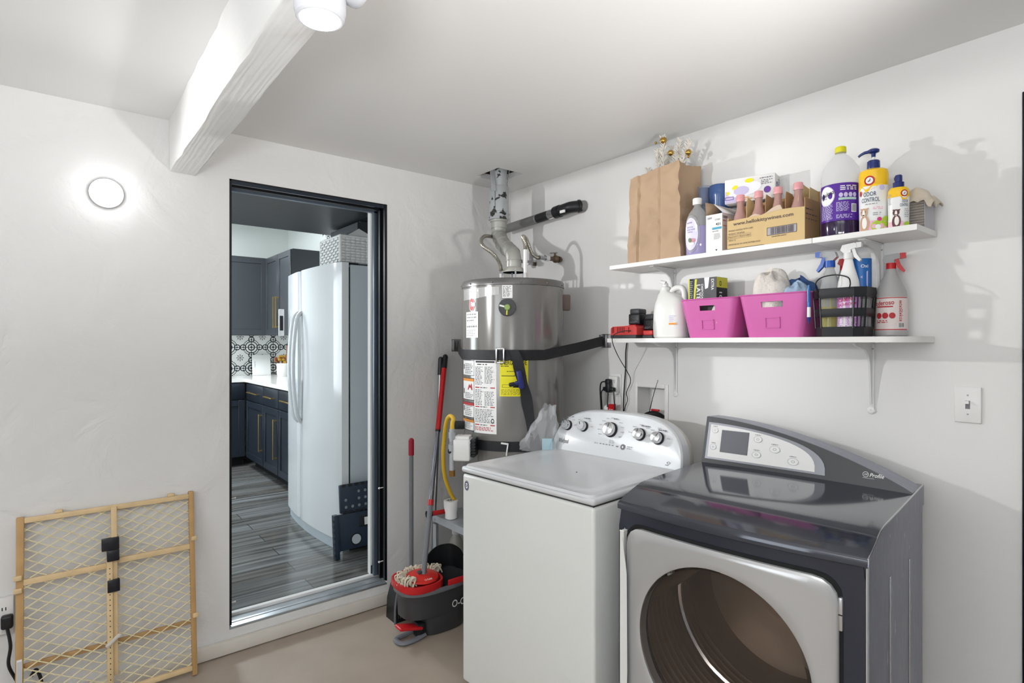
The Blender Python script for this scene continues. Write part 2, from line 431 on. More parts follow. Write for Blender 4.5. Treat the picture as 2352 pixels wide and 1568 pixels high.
for zz in (0.69, 0.21):
    b = MB(); b.cyl((DX0+0.01, 0.03, zz), (DX0+0.03, 0.03, zz), 0.0025, mWhite, n=8); b.sph((DX0+0.031, 0.03, zz), 0.004, mWhite, 8); b.build('peg', door)
# black door at the far right edge of the photograph
d2 = thing('door_2', 'x', 'x'); del d2['label']; del d2['category']; d2['kind'] = 'structure'
b = MB(); b.box(-0.012, 0.11, -2.53, -2.457, 0.0, 2.158, mFrameK, r=0.004); b.box(-0.012, 0.11, -3.358, -3.285, 0, 2.158, mFrameK, r=0.004); b.box(-0.012, 0.11, -3.285, -2.53, 2.09, 2.158, mFrameK, r=0.004)
b.build('door_frame', d2)
b = MB(); b.box(0.03, 0.075, -3.28, -2.535, 0.01, 2.085, mFrame, r=0.004)
for z0, z1 in ((0.15, 0.95), (1.1, 1.95)): b.box(0.022, 0.032, -3.16, -2.66, z0, z1, mFrameK, r=0.006)
b.build('door_leaf', d2)
b = MB(); b.cyl((0.03, -2.62, 1.0), (-0.02, -2.62, 1.0), 0.01, mSteel); b.sph((-0.035, -2.62, 1.0), 0.028, mSteel, 16); b.build('door_knob', d2)

# ------------------------------------------------------------------ the kitchen seen through the doorway
KZ = 0.12
mPlank = M('grey_vinyl_planks', (110, 110, 108), 0.16); N, L, bs = nodes_of(mPlank)
tc = N.new('ShaderNodeTexCoord'); mp = N.new('ShaderNodeMapping')
br = N.new('ShaderNodeTexBrick'); br.inputs['Scale'].default_value = 1.0; br.inputs['Brick Width'].default_value = 1.2; br.inputs['Row Height'].default_value = 0.15
br.inputs['Mortar Size'].default_value = 0.0025; br.inputs['Color1'].default_value = rgb(96, 94, 90); br.inputs['Color2'].default_value = rgb(116, 118, 118); br.inputs['Mortar'].default_value = rgb(48, 50, 52)
mp2 = N.new('ShaderNodeMapping'); mp2.inputs['Scale'].default_value = (1.4, 34, 1)
nz = N.new('ShaderNodeTexNoise'); nz.inputs['Scale'].default_value = 1.0; nz.inputs['Detail'].default_value = 6
mxx = N.new('ShaderNodeMix'); mxx.data_type = 'RGBA'; mxx.blend_type = 'OVERLAY'; mxx.inputs[0].default_value = 0.85
cr = N.new('ShaderNodeValToRGB'); cr.color_ramp.elements[0].position = 0.3; cr.color_ramp.elements[0].color = (0.12, 0.12, 0.115, 1); cr.color_ramp.elements[1].position = 0.7; cr.color_ramp.elements[1].color = (0.85, 0.85, 0.86, 1)
L.new(tc.outputs['Object'], mp.inputs['Vector']); L.new(mp.outputs[0], br.inputs['Vector']); L.new(tc.outputs['Object'], mp2.inputs['Vector'])
L.new(mp2.outputs[0], nz.inputs['Vector']); L.new(nz.outputs['Fac'], cr.inputs[0]); L.new(br.outputs['Color'], mxx.inputs[6]); L.new(cr.outputs[0], mxx.inputs[7]); L.new(mxx.outputs[2], bs.inputs['Base Color'])

def tile_mat(name, ax):
    m = M(name, (235, 235, 233), 0.25); N, L, bs = nodes_of(m)
    def math(op, a, b_=None, c=None):
        n = N.new('ShaderNodeMath'); n.operation = op
        for i, q in enumerate((a, b_, c)):
            if q is None: continue
            if isinstance(q, (int, float)): n.inputs[i].default_value = q
            else: L.new(q, n.inputs[i])
        return n.outputs[0]
    tc = N.new('ShaderNodeTexCoord'); sp = N.new('ShaderNodeSeparateXYZ'); L.new(tc.outputs['Object'], sp.inputs[0])
    s = 1/0.24
    u = math('MULTIPLY_ADD', sp.outputs[ax], s, 50.1); v = math('MULTIPLY_ADD', sp.outputs[2], s, 50.35)
    fu = math('SUBTRACT', math('FRACT', u), 0.5); fv = math('SUBTRACT', math('FRACT', v), 0.5)
    au, av = math('ABSOLUTE', fu), math('ABSOLUTE', fv)
    cu, cv = math('SUBTRACT', 0.5, au), math('SUBTRACT', 0.5, av)       # distance to tile corner
    d = math('SQRT', math('ADD', math('MULTIPLY', fu, fu), math('MULTIPLY', fv, fv)))
    dc = math('SQRT', math('ADD', math('MULTIPLY', cu, cu), math('MULTIPLY', cv, cv)))
    def ring(x, r, w): return math('LESS_THAN', math('ABSOLUTE', math('SUBTRACT', x, r)), w)
    ang = math('ARCTAN2', fv, fu); angc = math('ARCTAN2', cv, cu)
    petals = math('MULTIPLY', math('LESS_THAN', math('ABSOLUTE', math('SUBTRACT', d, math('MULTIPLY_ADD', math('COSINE', math('MULTIPLY', ang, 8)), 0.045, 0.10))), 0.022), 1)
    dash = math('MULTIPLY', ring(dc, 0.36, 0.024), math('GREATER_THAN', math('SINE', math('MULTIPLY', angc, 30)), -0.3))
    mid1 = math('SQRT', math('ADD', math('POWER', math('SUBTRACT', au, 0.5), 2), math('POWER', math('SUBTRACT', av, 0.13), 2)))
    mid2 = math('SQRT', math('ADD', math('POWER', math('SUBTRACT', av, 0.5), 2), math('POWER', math('SUBTRACT', au, 0.13), 2)))
    parts = [petals, dash, ring(dc, 0.27, 0.020), ring(dc, 0.14, 0.026), math('LESS_THAN', dc, 0.05), ring(mid1, 0.12, 0.022), ring(mid2, 0.12, 0.022),
             math('LESS_THAN', mid1, 0.03), math('LESS_THAN', mid2, 0.03), math('LESS_THAN', d, 0.03), math('GREATER_THAN', au, 0.486), math('GREATER_THAN', av, 0.486)]
    t = parts[0]
    for p in parts[1:]: t = math('MAXIMUM', t, p)
    mx = N.new('ShaderNodeMix'); mx.data_type = 'RGBA'; mx.inputs[6].default_value = rgb(232, 232, 230); mx.inputs[7].default_value = rgb(38, 40, 46)
    L.new(t, mx.inputs[0]); L.new(mx.outputs[2], bs.inputs['Base Color'])
    return m
mTileX = tile_mat('patterned_tile_far', 0); mTileY = tile_mat('patterned_tile_side', 1)
mKW = M('kitchen_white_wall', (228, 232, 228), 0.5); mSoff = M('charcoal_ceiling_paint', (52, 55, 58), 0.4, bump=0.3, bscale=8)
KX = -0.09
b = MB(); b.box(-3.3, KX, 0.13, 4.3, KZ-0.03, KZ, mPlank); struct(b.build('floor_kitchen'))
b = MB(); b.box(-3.3, KX, 4.17, 4.29, KZ, 2.8, mKW); b.box(-3.3, KX-0.001, 4.163, 4.17, 1.03, 1.50, mTileX); struct(b.build('wall_kitchen_far'))
b = MB(); b.box(KX, KX+0.09, 0.13, 4.3, KZ-0.03, 2.8, mKW); b.box(KX-0.006, KX, 0.17, 3.02, 1.03, 2.79, mTileY); struct(b.build('wall_kitchen_right'))
b = MB(); b.box(-3.4, -3.3, 0.13, 4.3, KZ, 2.8, mKW); struct(b.build('wall_kitchen_left'))
b = MB(); b.box(-3.3, -0.42, 0.13, 2.12, 2.362, 2.79, mSoff); b.box(-0.42, KX-0.007, 1.36, 2.12, 2.362, 2.79, mSoff); struct(b.build('ceiling_kitchen_lowered'))
b = MB(); b.box(-3.4, 0, 0.13, 4.3, 2.8, 2.83, mKW); struct(b.build('ceiling_kitchen'))
b = MB(); b.box(-0.895, KX-0.007, 0.131, 0.165, KZ+0.0005, 2.36, mWhiteM)
b.box(-0.893, -0.86, 0.1285, 0.131, KZ+0.001, KZ+0.05, mDkGrey)
struct(b.build('trim_2'), 'white edge of the kitchen wall beside the doorway')

mCab = M('charcoal_cabinet_paint', (60, 63, 67), 0.38); mCabB = M('navy_charcoal_cabinet_paint', (38, 44, 53), 0.35); mGap = M('dark_gap', (14, 15, 17), 0.7)
mQuartz = M('white_quartz', (236, 234, 228), 0.12)
def shaker(bm, w, h, m):            # door in local x (0..w), z (0..h), front at y=-0.02
    bm.box(0, w, -0.014, 0, 0, h, m)
    t = 0.06
    for a in ((0, t, 0, h), (w-t, w, 0, h), (t, w-t, 0, t), (t, w-t, h-t, h)): bm.box(a[0], a[1], -0.022, -0.014, a[2], a[3], m, r=0.0015, seg=1)
def pull(parent, x, z, l, vert=True, y=-0.022):
    q = MB(); k = 0.0055
    if vert:
        q.box(x-k, x+k, y-0.034, y-0.024, z, z+l, mGold, r=0.002)
        for zz in (z+0.012, z+l-0.012): q.box(x-k, x+k, y-0.026, y, zz-k, zz+k, mGold)
    else:
        q.box(x, x+l, y-0.034, y-0.024, z-k, z+k, mGold, r=0.002)
        for xx in (x+0.012, x+l-0.012): q.box(xx-k, xx+k, y-0.026, y, z-k, z+k, mGold)
    return q.build('handle', parent)
def cabinet(name, label, loc, rotz, w, d, h, doors, m, drawer=0.0, toe=0.0, handles=()):
    """local x across the front, local y into the cabinet, front plane at y=0"""
    t = thing(name, label, 'cabinet', loc, rotz)
    q = MB(); q.box(0.001, w-0.001, 0, d, toe, h, m)
    if toe: q.box(0.001, w-0.001, 0.07, d, 0, toe, mGap)
    q.build('body', t)
    n = len(doors); dw = w/n; hd = h-toe-drawer
    for i in range(n):
        q = MB(); shaker(q, dw-0.008, hd-0.012, m); o = q.build('door', t); o.location = (i*dw+0.004, 0, toe+0.004)
        if doors[i] == 'r': pull(o, dw-0.045, handles[0], handles[1])
        elif doors[i] == 'l': pull(o, 0.04, handles[0], handles[1])
        if drawer:
            q = MB(); q.box(0, dw-0.008, -0.02, 0, 0, drawer-0.014, m, r=0.002); o = q.build('drawer', t); o.location = (i*dw+0.004, 0, toe+hd+0.002)
            pull(o, dw*0.2, (drawer-0.014)*0.5, dw*0.55, False, -0.02)
    return t
CF, CY = -0.70, 3.56
cabinet('base_cabinet', 'charcoal kitchen base cabinet just left of the fridge, in the run with brass pulls', (CF, 2.875, KZ), R(-90), 0.46, 0.60, 0.878, ['r'], mCabB, 0.18, 0.10, (0.14, 0.36))
cabinet('base_cabinet', 'charcoal kitchen base cabinet next to the inner corner of the counter', (CF, 3.50, KZ), R(-90), 0.62, 0.60, 0.878, ['r'], mCabB, 0.18, 0.10, (0.14, 0.36))
cabinet('base_cabinet', 'charcoal kitchen base cabinet hidden mostly behind the fridge', (CF, 2.41, KZ), R(-90), 0.62, 0.60, 0.878, ['r'], mCabB, 0.18, 0.10, (0.14, 0.36))
cabinet('base_cabinet', 'charcoal kitchen base cabinet facing the doorway, leftmost below the counter', (-1.62, CY, KZ), 0, 0.90, 0.60, 0.878, [''], mCabB, 0.18, 0.10, (0.14, 0.36))
cabinet('wall_cabinet', 'charcoal wall cabinet with two long brass pulls, left of the fridge', (-0.42, 3.83, 1.49), R(-90), 0.868, 0.32, 0.86, ['r', 'l'], mCab, handles=(0.07, 0.33))
cabinet('wall_cabinet', 'charcoal wall cabinet facing the doorway over the patterned tiles', (-1.25, 3.84, 1.49), 0, 0.826, 0.32, 0.86, [''], mCab)
cabinet('wall_cabinet', 'charcoal cabinet over the fridge, behind the white wicker basket', (-0.42, 1.90, 1.96), R(-90), 0.56, 0.32, 0.39, [''], mCab)
q = MB(); q.prism([(-0.725, 1.62), (-0.098, 1.62), (-0.098, 4.16), (-1.9, 4.16), (-1.9, CY-0.025), (-0.725, CY-0.025)], 0.999, 1.035, mQuartz)
tag(q.build('countertop'), 'white quartz L-shaped kitchen countertop', 'countertop')

# fridge
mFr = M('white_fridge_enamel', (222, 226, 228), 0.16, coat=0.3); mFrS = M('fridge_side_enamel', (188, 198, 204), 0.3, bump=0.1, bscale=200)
fr = thing('refrigerator', 'tall white side-by-side refrigerator standing in the kitchen doorway view', 'refrigerator', (-0.5, 1.05, KZ))
FY0, FY1, FX = 0.543-1.05, 1.56-1.05, -0.42
q = MB(); q.box(FX+0.085, 0.36, FY0+0.006, FY1-0.006, 0.02, 1.775, mFrS, r=0.006); q.box(FX+0.07, FX+0.086, FY0+0.014, FY1-0.014, 0.04, 1.76, mGap)
q.box(FX+0.03, FX+0.15, FY0+0.03, FY0+0.11, 1.775, 1.79, mGap, r=0.004)
q.build('body', fr)
def fx(y):
    t_ = (y-(FY0+FY1)/2)/((FY1-FY0)/2); return FX+0.018-0.042*(1-t_*t_)
ys = 1.175-1.05
for a, c, nm in ((FY0, ys-0.003, 'near'), (ys+0.003, FY1, 'far')):
    P = [(fx(a+(c-a)*i/14)+(0.010 if i in (0, 14) else 0), a+(c-a)*i/14) for i in range(15)]+[(FX+0.072, c), (FX+0.072, a)]
    q = MB(); q.prism(P, 0.075, 1.785, mFr); dd = q.build('door', fr)
    hy = ys-0.045 if nm == 'near' else ys+0.045
    pts = [(fx(hy)+0.005, hy, 0.74), (fx(hy)-0.03, hy, 0.80), (fx(hy)-0.050, hy, 0.98), (fx(hy)-0.056, hy, 1.12), (fx(hy)-0.050, hy, 1.28), (fx(hy)-0.03, hy, 1.45), (fx(hy)+0.005, hy, 1.50)]
    q = MB(); q.tube(pts, 0.019, mFr, 10, sm=5, flat=(0.75, 1)); q.build('handle', dd)
q = MB(); P = [(fx(FY0+0.01+(FY1-FY0-0.02)*i/14)+0.02, FY0+0.01+(FY1-FY0-0.02)*i/14) for i in range(15)]+[(FX+0.08, FY1-0.01), (FX+0.08, FY0+0.01)]
q.prism(P, 0.0, 0.068, mFrS); q.build('kick_plate', fr)
q = MB(); q.box(-0.012, 0, -0.018, 0.018, -0.06, 0.06, M('brown_patterned_magnet', (120, 86, 66), 0.5, var=0.4, vscale=60)); o = q.build('fridge_magnet')
o.location = (fx(0.45)-0.5-0.002, 1.500, 1.33); tag(o, 'small brown patterned magnet high on the fridge left of the handles', 'magnet')
q = MB(); q.box(-0.02, 0.02, 0, 0.01, -0.10, 0.10, mWhite, r=0.003); q.box(-0.012, 0.012, -0.002, 0, -0.06, 0.05, mPrint)
o = q.build('wall_phone'); o.location = (-0.945, 1.563, 1.56); tag(o, 'white notepad holder clipped to the left side of the fridge', 'notepad holder')
# wicker basket on the fridge
mWick = M('white_wicker', (226, 228, 226), 0.6)
bk = thing('wicker_basket', 'white wicker basket with a cloth on top of the fridge', 'basket', (-0.58, 0.76, KZ+1.792))
q = MB(); W2, D2, HH = 0.30, 0.165, 0.165
for i in range(9):
    z = 0.011+i*0.0175
    for sx, L_, off in ((0, W2, D2), (1, D2, W2)):
        n = int(2*L_/0.032)
        for s_ in (-1, 1):
            for k in range(n):
                c = -L_+(k+0.5)*2*L_/n; o_ = off+(0.004 if (k+i) % 2 else -0.001)
                p = (c, s_*o_, z) if sx == 0 else (s_*o_, c, z)
                q.sph(p, 1.0, mWick, 6, sc=((L_/n*1.25, 0.006, 0.0095) if sx == 0 else (0.006, L_/n*1.25, 0.0095)))
q.box(-W2+0.004, W2-0.004, -D2+0.004, D2-0.004, 0, 0.15, mWick)
for sx in (-1, 1):
    for sy in (-1, 1): q.tube([(sx*W2, sy*D2, 0), (sx*W2, sy*D2, HH)], 0.010, mWick, 8)
q.tube([(-W2, -D2, HH), (W2, -D2, HH), (W2, D2, HH), (-W2, D2, HH)], 0.009, mWick, 6, closed=True)
q.build('weave', bk)
q = MB(); q.prism([(-0.26, -0.1), (-0.05, -0.14), (0.05, 0.1), (-0.2, 0.12)], 0.163, 0.17, mPaper)
q.add([(-0.26, -0.12, 0.165), (-0.04, -0.15, 0.165), (-0.15, -0.10, 0.235), (-0.16, 0.1, 0.215), (-0.27, 0.1, 0.165), (-0.03, 0.1, 0.165)], [(0, 1, 2), (0, 2, 3, 4), (1, 5, 3, 2), (4, 3, 5)], mPaper)
q.build('cloth', bk)
# things on the counter
q = MB(); q.box(-0.10, 0.10, -0.005, 0.005, 0, 0.235, mPaper, r=0.003); Decal(q, flat(-0.005, 0, 0)).lines(-0.075, 0.09, -0.066, 0.16, 9, mPrint, seed=4, wl=0.006)
o = q.build('white_board'); o.location = (-0.42, 4.05, 1.036); o.rotation_euler = (R(-8), 0, 0); tag(o, 'white recipe board leaning against the patterned tiles', 'board')
pt_ = thing('flower_pot', 'white ceramic pot with golden flowers on the kitchen counter', 'flower pot', (-0.285, 3.72, 1.035))
q = MB(); q.lathe([(0.055, 0), (0.062, 0.01), (0.068, 0.13), (0.066, 0.145), (0.060, 0.140), (0.058, 0.11)], mWhiteG, 24); q.build('pot', pt_)
q = MB(); rn = random.Random(4); mG2 = M('golden_petals', (190, 150, 60), 0.35, 0.5); mBr = M('brown_petals', (120, 66, 44), 0.6)
for k in range(26):
    a = rn.uniform(0, 2*PI); rr = rn.uniform(0.01, 0.08); z = rn.uniform(0.14, 0.22); q.sph((math.cos(a)*rr, math.sin(a)*rr, z), 0.02, mG2 if k % 3 else mBr, 6, sc=(1, 0.8, 0.5+rn.random()))
q.build('flowers', pt_)
# folding step stool leaning on the fridge
mStool = M('navy_stool_plastic', (38, 50, 66), 0.42); mDot = M('grey_grip_dots', (128, 134, 140), 0.6)
st = thing('folding_step_stool', 'folded dark navy step stool with dotted top leaning on the fridge side', 'step stool', (-0.778, 0.465, KZ))
st.rotation_euler = (R(-6), 0, 0)
q = MB(); q.box(-0.15, 0.14, -0.02, 0.004, 0.26, 0.43, mStool, r=0.006)
Dc = Decal(q, flat(-0.02, 0, 0.26))
for i in range(6):
    for j in range(3):
        if (i, j) not in ((1, 2), (1, 1), (0, 2)): Dc.ell(-0.115+i*0.042, 0.035+j*0.042, 0.009, 0.009, mDot, n=14)
for i in range(7):
    q.box(-0.135+i*0.04, -0.113+i*0.04, -0.023, -0.018, 0.415, 0.432, mBlack); q.box(-0.135+i*0.04, -0.113+i*0.04, -0.023, -0.018, 0.258, 0.272, mBlack)
q.build('step_top', st)
q = MB(); q.box(-0.175, 0.14, -0.012, 0.012, 0.04, 0.255, mStool, r=0.005); q.box(-0.195, -0.165, -0.03, 0.012, 0.0, 0.26, mStool, r=0.005)
for i in range(7): q.box(-0.197, -0.19, -0.028, 0.0, 0.02+i*0.033, 0.035+i*0.033, mBlack)
q.lathe([(0.036, -0.0135), (0.036, 0.0135)], mBlack, 24, X=T((-0.055, 0, 0.095)) @ Rx(90)); q.lathe([(0.029, -0.0145), (0.029, 0.0145)], mFrS, 24, X=T((-0.055, 0, 0.095)) @ Rx(90))
q.box(-0.03, 0.10, -0.016, -0.012, 0.16, 0.225, mBlack, r=0.002); q.box(0.0, 0.08, -0.018, -0.016, 0.17, 0.215, mPaper)
q.build('side_panel', st)

# ------------------------------------------------------------------ washer
mEn = M('washer_white_enamel', (226, 228, 224), 0.22, coat=0.3); mEnLid = M('washer_lid_enamel', (216, 218, 220), 0.26, coat=0.25); mCream = M('cream_plastic', (222, 217, 204), 0.35)
mKnob = M('satin_silver', (205, 206, 208), 0.25, 0.85); mSeam = M('seam_grey', (70, 70, 70), 0.8)  # plain grey for the joint under the washer deck
ws = thing('washing_machine', 'white top-loading washing machine between the water heater and the grey dryer', 'washing machine', (-0.924, -1.2125, 0), R(-85.3))
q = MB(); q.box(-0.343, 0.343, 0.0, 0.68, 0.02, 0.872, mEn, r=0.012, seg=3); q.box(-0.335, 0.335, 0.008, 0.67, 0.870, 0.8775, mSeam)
q.box(-0.32, 0.32, 0.03, 0.66, 0.0, 0.03, mBlack); q.build('cabinet', ws)
q = MB()                                           # deck with a raised rim, the lid panel sits in it
q.box(-0.346, 0.346, -0.004, 0.60, 0.8775, 0.902, mEnLid, r=0.010, seg=3)
q.loft([rrect(0.672, 0.55, 0.03, 6, 0.900, 0, 0.272), rrect(0.664, 0.542, 0.03, 6, 0.909, 0, 0.272), rrect(0.640, 0.518, 0.03, 6, 0.9088, 0, 0.272)], mEnLid, None, False, False)
q.build('deck', ws)
q = MB()
def lidz(u, v):
    x_ = -0.320+0.64*u; y_ = 0.013+0.518*v
    e = min(u, 1-u, v, 1-v); f_ = min(1, max(0, e-0.035)/0.06); f_ = f_*f_*(3-2*f_)
    return (x_, y_, 0.9090-0.0062*f_)
q.grid(lidz, 28, 20, mEnLid)
q.sph((0.06, 0.25, 0.9035), 0.0035, mPrint, 8, sc=(1, 1, 0.4)); q.build('lid', ws)
def crown(n=40, w=0.345, z0=0.900, h=0.203):
    P = []
    for i in range(n+1):
        x_ = -1+2*i/n; s_ = math.sin(x_*PI/2)
        P.append((s_*w, z0+h*max(0.0, (1-abs(s_)**3.4))**0.42))
    return P
prof = crown(); q = MB()
def cring(P, dy, inset, lean): return [(x_*(1-inset), dy+(z_-0.90)*lean, 0.90+(z_-0.90)*(1-inset*1.3)) for x_, z_ in P]
q.loft([cring(prof, 0.540, 0.030, 0.33), cring(prof, 0.536, 0.012, 0.33), cring(prof, 0.545, 0.0, 0.33)], mEnLid, None, True, False)
q.loft([cring(prof, 0.545, 0.0, 0.33), cring(prof, 0.600, 0.0, 0.24)], mEnLid, None, False, False)
q.loft([cring(prof, 0.600, 0.0, 0.24), cring(prof, 0.655, 0.03, 0.10), cring(prof, 0.69, 0.10, 0.0)], mCream, None, False, True)
pr = q
def cfn(u, v, h): return (u*0.97, 0.540+(v-0.90)*0.33-h, v)
Dc = Decal(pr, cfn)
kn = [(-0.278, 1.019, 0.0215, 30), (-0.180, 1.023, 0.0215, 35), (-0.022, 1.025, 0.030, -10), (0.134, 1.022, 0.024, -8), (0.226, 1.017, 0.024, -45)]
for (kx, kz, kr, ka) in kn:
    rn = random.Random(int(kz*1e4+kx*1000)); m_ = 5 if kr < 0.029 else 11
    for k in range(m_):
        a = R(90+ (k-(m_-1)/2)*(260/m_ if kr > 0.025 else 42)); r_ = kr+0.020 if kr < 0.029 else kr+0.026
        u_, v_ = kx+math.cos(a)*r_*1.15, kz+math.sin(a)*r_*0.9
        if v_ < 1.078: Dc.lines(u_-0.010, v_-0.003, u_+0.010, v_+0.003, 1, mPrintL, seed=k, wl=0.012, fill=0.5, rag=0.2)
for kx, wd in ((-0.262, 0.022), (-0.164, 0.026), (-0.006, 0.022), (0.156, 0.045), (0.240, 0.040)):
    kz = {-0.006: 1.073, 0.156: 1.058, 0.240: 1.050}.get(kx, 1.060); Dc.lines(kx-wd/2, kz-0.0035, kx+wd/2, kz+0.0035, 1, mPrintG, seed=3, wl=0.008, rag=0, fill=0.7)
Dc.text('Whirlpool', -0.285, 0.948, 0.028, mPrintG, width=0.062, bold=True)
for k in range(5): Dc.rect(-0.070+k*0.017, 0.960, -0.060+k*0.017, 0.9635, mPrintG)
Dc.rect(0.022, 0.958, 0.034, 0.963, mPrintG); Dc.ell(0.058, 0.962, 0.0125, 0.0115, mPrintG); Dc.ell(0.058, 0.962, 0.004, 0.004, mPaper, 0.002)
Dc.lines(0.080, 0.955, 0.112, 0.970, 2, mPrintL, seed=8); Dc.lines(-0.02, 0.968, 0.01, 0.985, 3, mPrintL, seed=9); Dc.lines(-0.10, 0.957, -0.078, 0.966, 1, mPrintL, seed=9)
Dc.ell(0.292, 0.930, 0.008, 0.005, mPrintL, inner=0.6); Dc.lines(0.278, 0.918, 0.306, 0.924, 1, mPrintL, seed=2)
con = pr.build('console', ws)
for (kx, kz, kr, ka) in kn:
    yb = 0.540+(kz-0.90)*0.33; X = T((kx*0.97, yb, kz)) @ Rx(90-18.3)
    q = MB(); q.lathe([(kr*1.12, 0.0), (kr*1.10, 0.006), (kr*1.02, 0.010)], mPrint, 30, X); q.lathe([(kr*0.98, 0.010), (kr, 0.014), (kr*0.97, 0.027), (kr*0.90, 0.029)], mChrome, 30, X)
    q.lathe([(kr*0.90, 0.0285), (kr*0.86, 0.0292)], mKnob, 30, X)
    a = R(90+ka*0.8); q.tube([(math.cos(a)*kr*0.25, math.sin(a)*kr*0.25, 0.0295), (math.cos(a)*kr*0.85, math.sin(a)*kr*0.85, 0.0295)], 0.0012, mPrint, 6, X)
    q.build('knob', con)
q = MB(); Dc = Decal(q, flat(0.0, -0.312, 0.826)); mNavy = M('navy_ink', (40, 52, 96), 0.5)
Dc.ell(0, 0, 0.0145, 0.0205, mPrintG, 0.0008); Dc.ell(0, 0, 0.0125, 0.0180, mPaper, 0.0012); Dc.ell(0, 0, 0.0118, 0.0170, mNavy, 0.0016, inner=0.72)
Dc.text('QF', 0, 0, 0.014, mNavy, 0.0018, bold=True); q.build('round_sticker', ws)

# ------------------------------------------------------------------ dryer
mDk = M('dryer_graphite_gloss', (58, 62, 72), 0.10, 0.25, coat=0.6); mDkN = M('dryer_navy_gloss', (44, 50, 64), 0.14, 0.3, coat=0.5); mDp = M('dryer_graphite_panel', (70, 72, 75), 0.32)
mSide = M('dryer_scuffed_silver', (150, 152, 164), 0.24, 0.6); N, L, bs = nodes_of(mSide)
tc = N.new('ShaderNodeTexCoord'); nz = N.new('ShaderNodeTexNoise'); nz.inputs['Scale'].default_value = 14; nz.inputs['Detail'].default_value = 9; nz.inputs['Roughness'].default_value = 0.72
mp = N.new('ShaderNodeMapping'); mp.inputs['Scale'].default_value = (1, 2.2, 0.6); rp = N.new('ShaderNodeMapRange'); rp.inputs[1].default_value = 0.62; rp.inputs[2].default_value = 0.70
L.new(tc.outputs['Object'], mp.inputs[0]); L.new(mp.outputs[0], nz.inputs['Vector']); L.new(nz.outputs['Fac'], rp.inputs[0])
mx = N.new('ShaderNodeMix'); mx.data_type = 'RGBA'; mx.inputs[6].default_value = rgb(142, 144, 158); mx.inputs[7].default_value = rgb(214, 214, 220); L.new(rp.outputs[0], mx.inputs[0]); L.new(mx.outputs[2], bs.inputs['Base Color'])
rr_ = N.new('ShaderNodeMapRange'); rr_.inputs[3].default_value = 0.2; rr_.inputs[4].default_value = 0.5; L.new(nz.outputs['Fac'], rr_.inputs[0]); L.new(rr_.outputs[0], bs.inputs['Roughness'])
mDoor = M('dryer_door_silver', (188, 188, 188), 0.22, 0.35, coat=0.2)
mDoorG = M('smoked_window', (196, 184, 176), 0.03, trans=0.95, ior=1.15); mDrum = M('drum_steel', (176, 162, 146), 0.28, 0.8)
dr = thing('clothes_dryer', 'dark graphite front-loading dryer with round smoked window and silver door', 'dryer', (-0.812, -1.9655, 0), R(-83))
W_ = 0.344
q = MB()                                            # shell: sides, back, floor; hollow so the drum can be seen
q.box(-W_, -W_+0.012, 0.012, 0.72, 0.01, 0.880, mSide); q.box(W_-0.012, W_, 0.012, 0.72, 0.01, 0.880, mSide)
q.box(-W_+0.012, W_-0.012, 0.70, 0.72, 0.01, 0.880, mSide); q.box(-W_+0.012, W_-0.012, 0.02, 0.70, 0.01, 0.03, mBlack)
for yy, z1 in ((0.246, 0.79), (0.505, 0.765)): q.box(W_-0.001, W_+0.0035, yy-0.012, yy, 0.08, z1, mKnob, r=0.0028, seg=3)
q.build('cabinet', dr)
def bow(x_): return -0.030*(1-(x_/W_)**2)
q = MB(); FW = [(-W_+2*W_*i/20) for i in range(21)]        # front frame bowed outward, with a round opening
nA = 64; cxw, czw, rwin = -0.008, 0.545, 0.262
outer = []
for k in range(nA):
    a = 2*PI*k/nA; ca, sa = math.cos(a), math.sin(a); t_ = min((W_ if ca > 0 else W_)/max(1e-6, abs(ca)) if abs(ca) > 1e-6 else 9, ((0.880-czw) if sa > 0 else (czw-0.02))/max(1e-6, abs(sa)))
    outer.append((ca*t_, czw+sa*t_))
inner = [(cxw+math.cos(2*PI*k/nA)*rwin, czw+math.sin(2*PI*k/nA)*rwin) for k in range(nA)]
steps = 6
ringsF = [[(a[0]+(c[0]-a[0])*i/steps, bow(a[0]+(c[0]-a[0])*i/steps), a[1]+(c[1]-a[1])*i/steps) for a, c in zip(outer, inner)] for i in range(steps+1)]
q.loft([[(p[0], 0.014, p[2]) for p in ringsF[0]]]+ringsF+[[(p[0], 0.02, p[2]) for p in ringsF[-1]]], mDkN, None, False, False)
q.box(W_-0.003, W_+0.001, -0.002, 0.014, 0.02, 0.880, mKnob, r=0.001, seg=1)
q.build('front_frame', dr)
# top: bowed front lip, slightly rising surface
def topring(x_, dz=0.0):
    f_ = bow(x_)-0.006; s_ = 0.004*(1-(x_/W_)**2)
    return [(x_, f_, 0.8825), (x_, f_-0.001, 0.897+s_), (x_, f_+0.003, 0.9020+s_), (x_, f_+0.012, 0.9050+s_), (x_, f_+0.05, 0.9170+s_), (x_, f_+0.09, 0.9285+s_), (x_, f_+0.13, 0.9383+s_), (x_, f_+0.165, 0.9415+s_), (x_, 0.22, 0.9428+s_), (x_, 0.30, 0.9435+s_), (x_, 0.42, 0.9442+s_), (x_, 0.57, 0.945+s_), (x_, 0.72, 0.948), (x_, 0.72, 0.8825)]
q = MB(); q.loft([topring(-W_-0.002+(2*W_+0.004)*i/24) for i in range(25)], mDk)
q.prism([(-0.006, 0.884), (0.72, 0.884), (0.72, 0.947), (0.17, 0.941), (0.12, 0.936), (0.03, 0.909), (-0.002, 0.901)], W_+0.002, W_+0.004, mSide, 'x'); q.tube([(W_+0.002, -0.003, 0.886), (W_+0.002, -0.002, 0.901), (W_+0.002, 0.03, 0.910), (W_+0.002, 0.12, 0.937), (W_+0.002, 0.17, 0.942), (W_+0.002, 0.72, 0.948)], 0.0022, mKnob, 6)
top_ = q.build('top_panel', dr, smooth_angle=50)
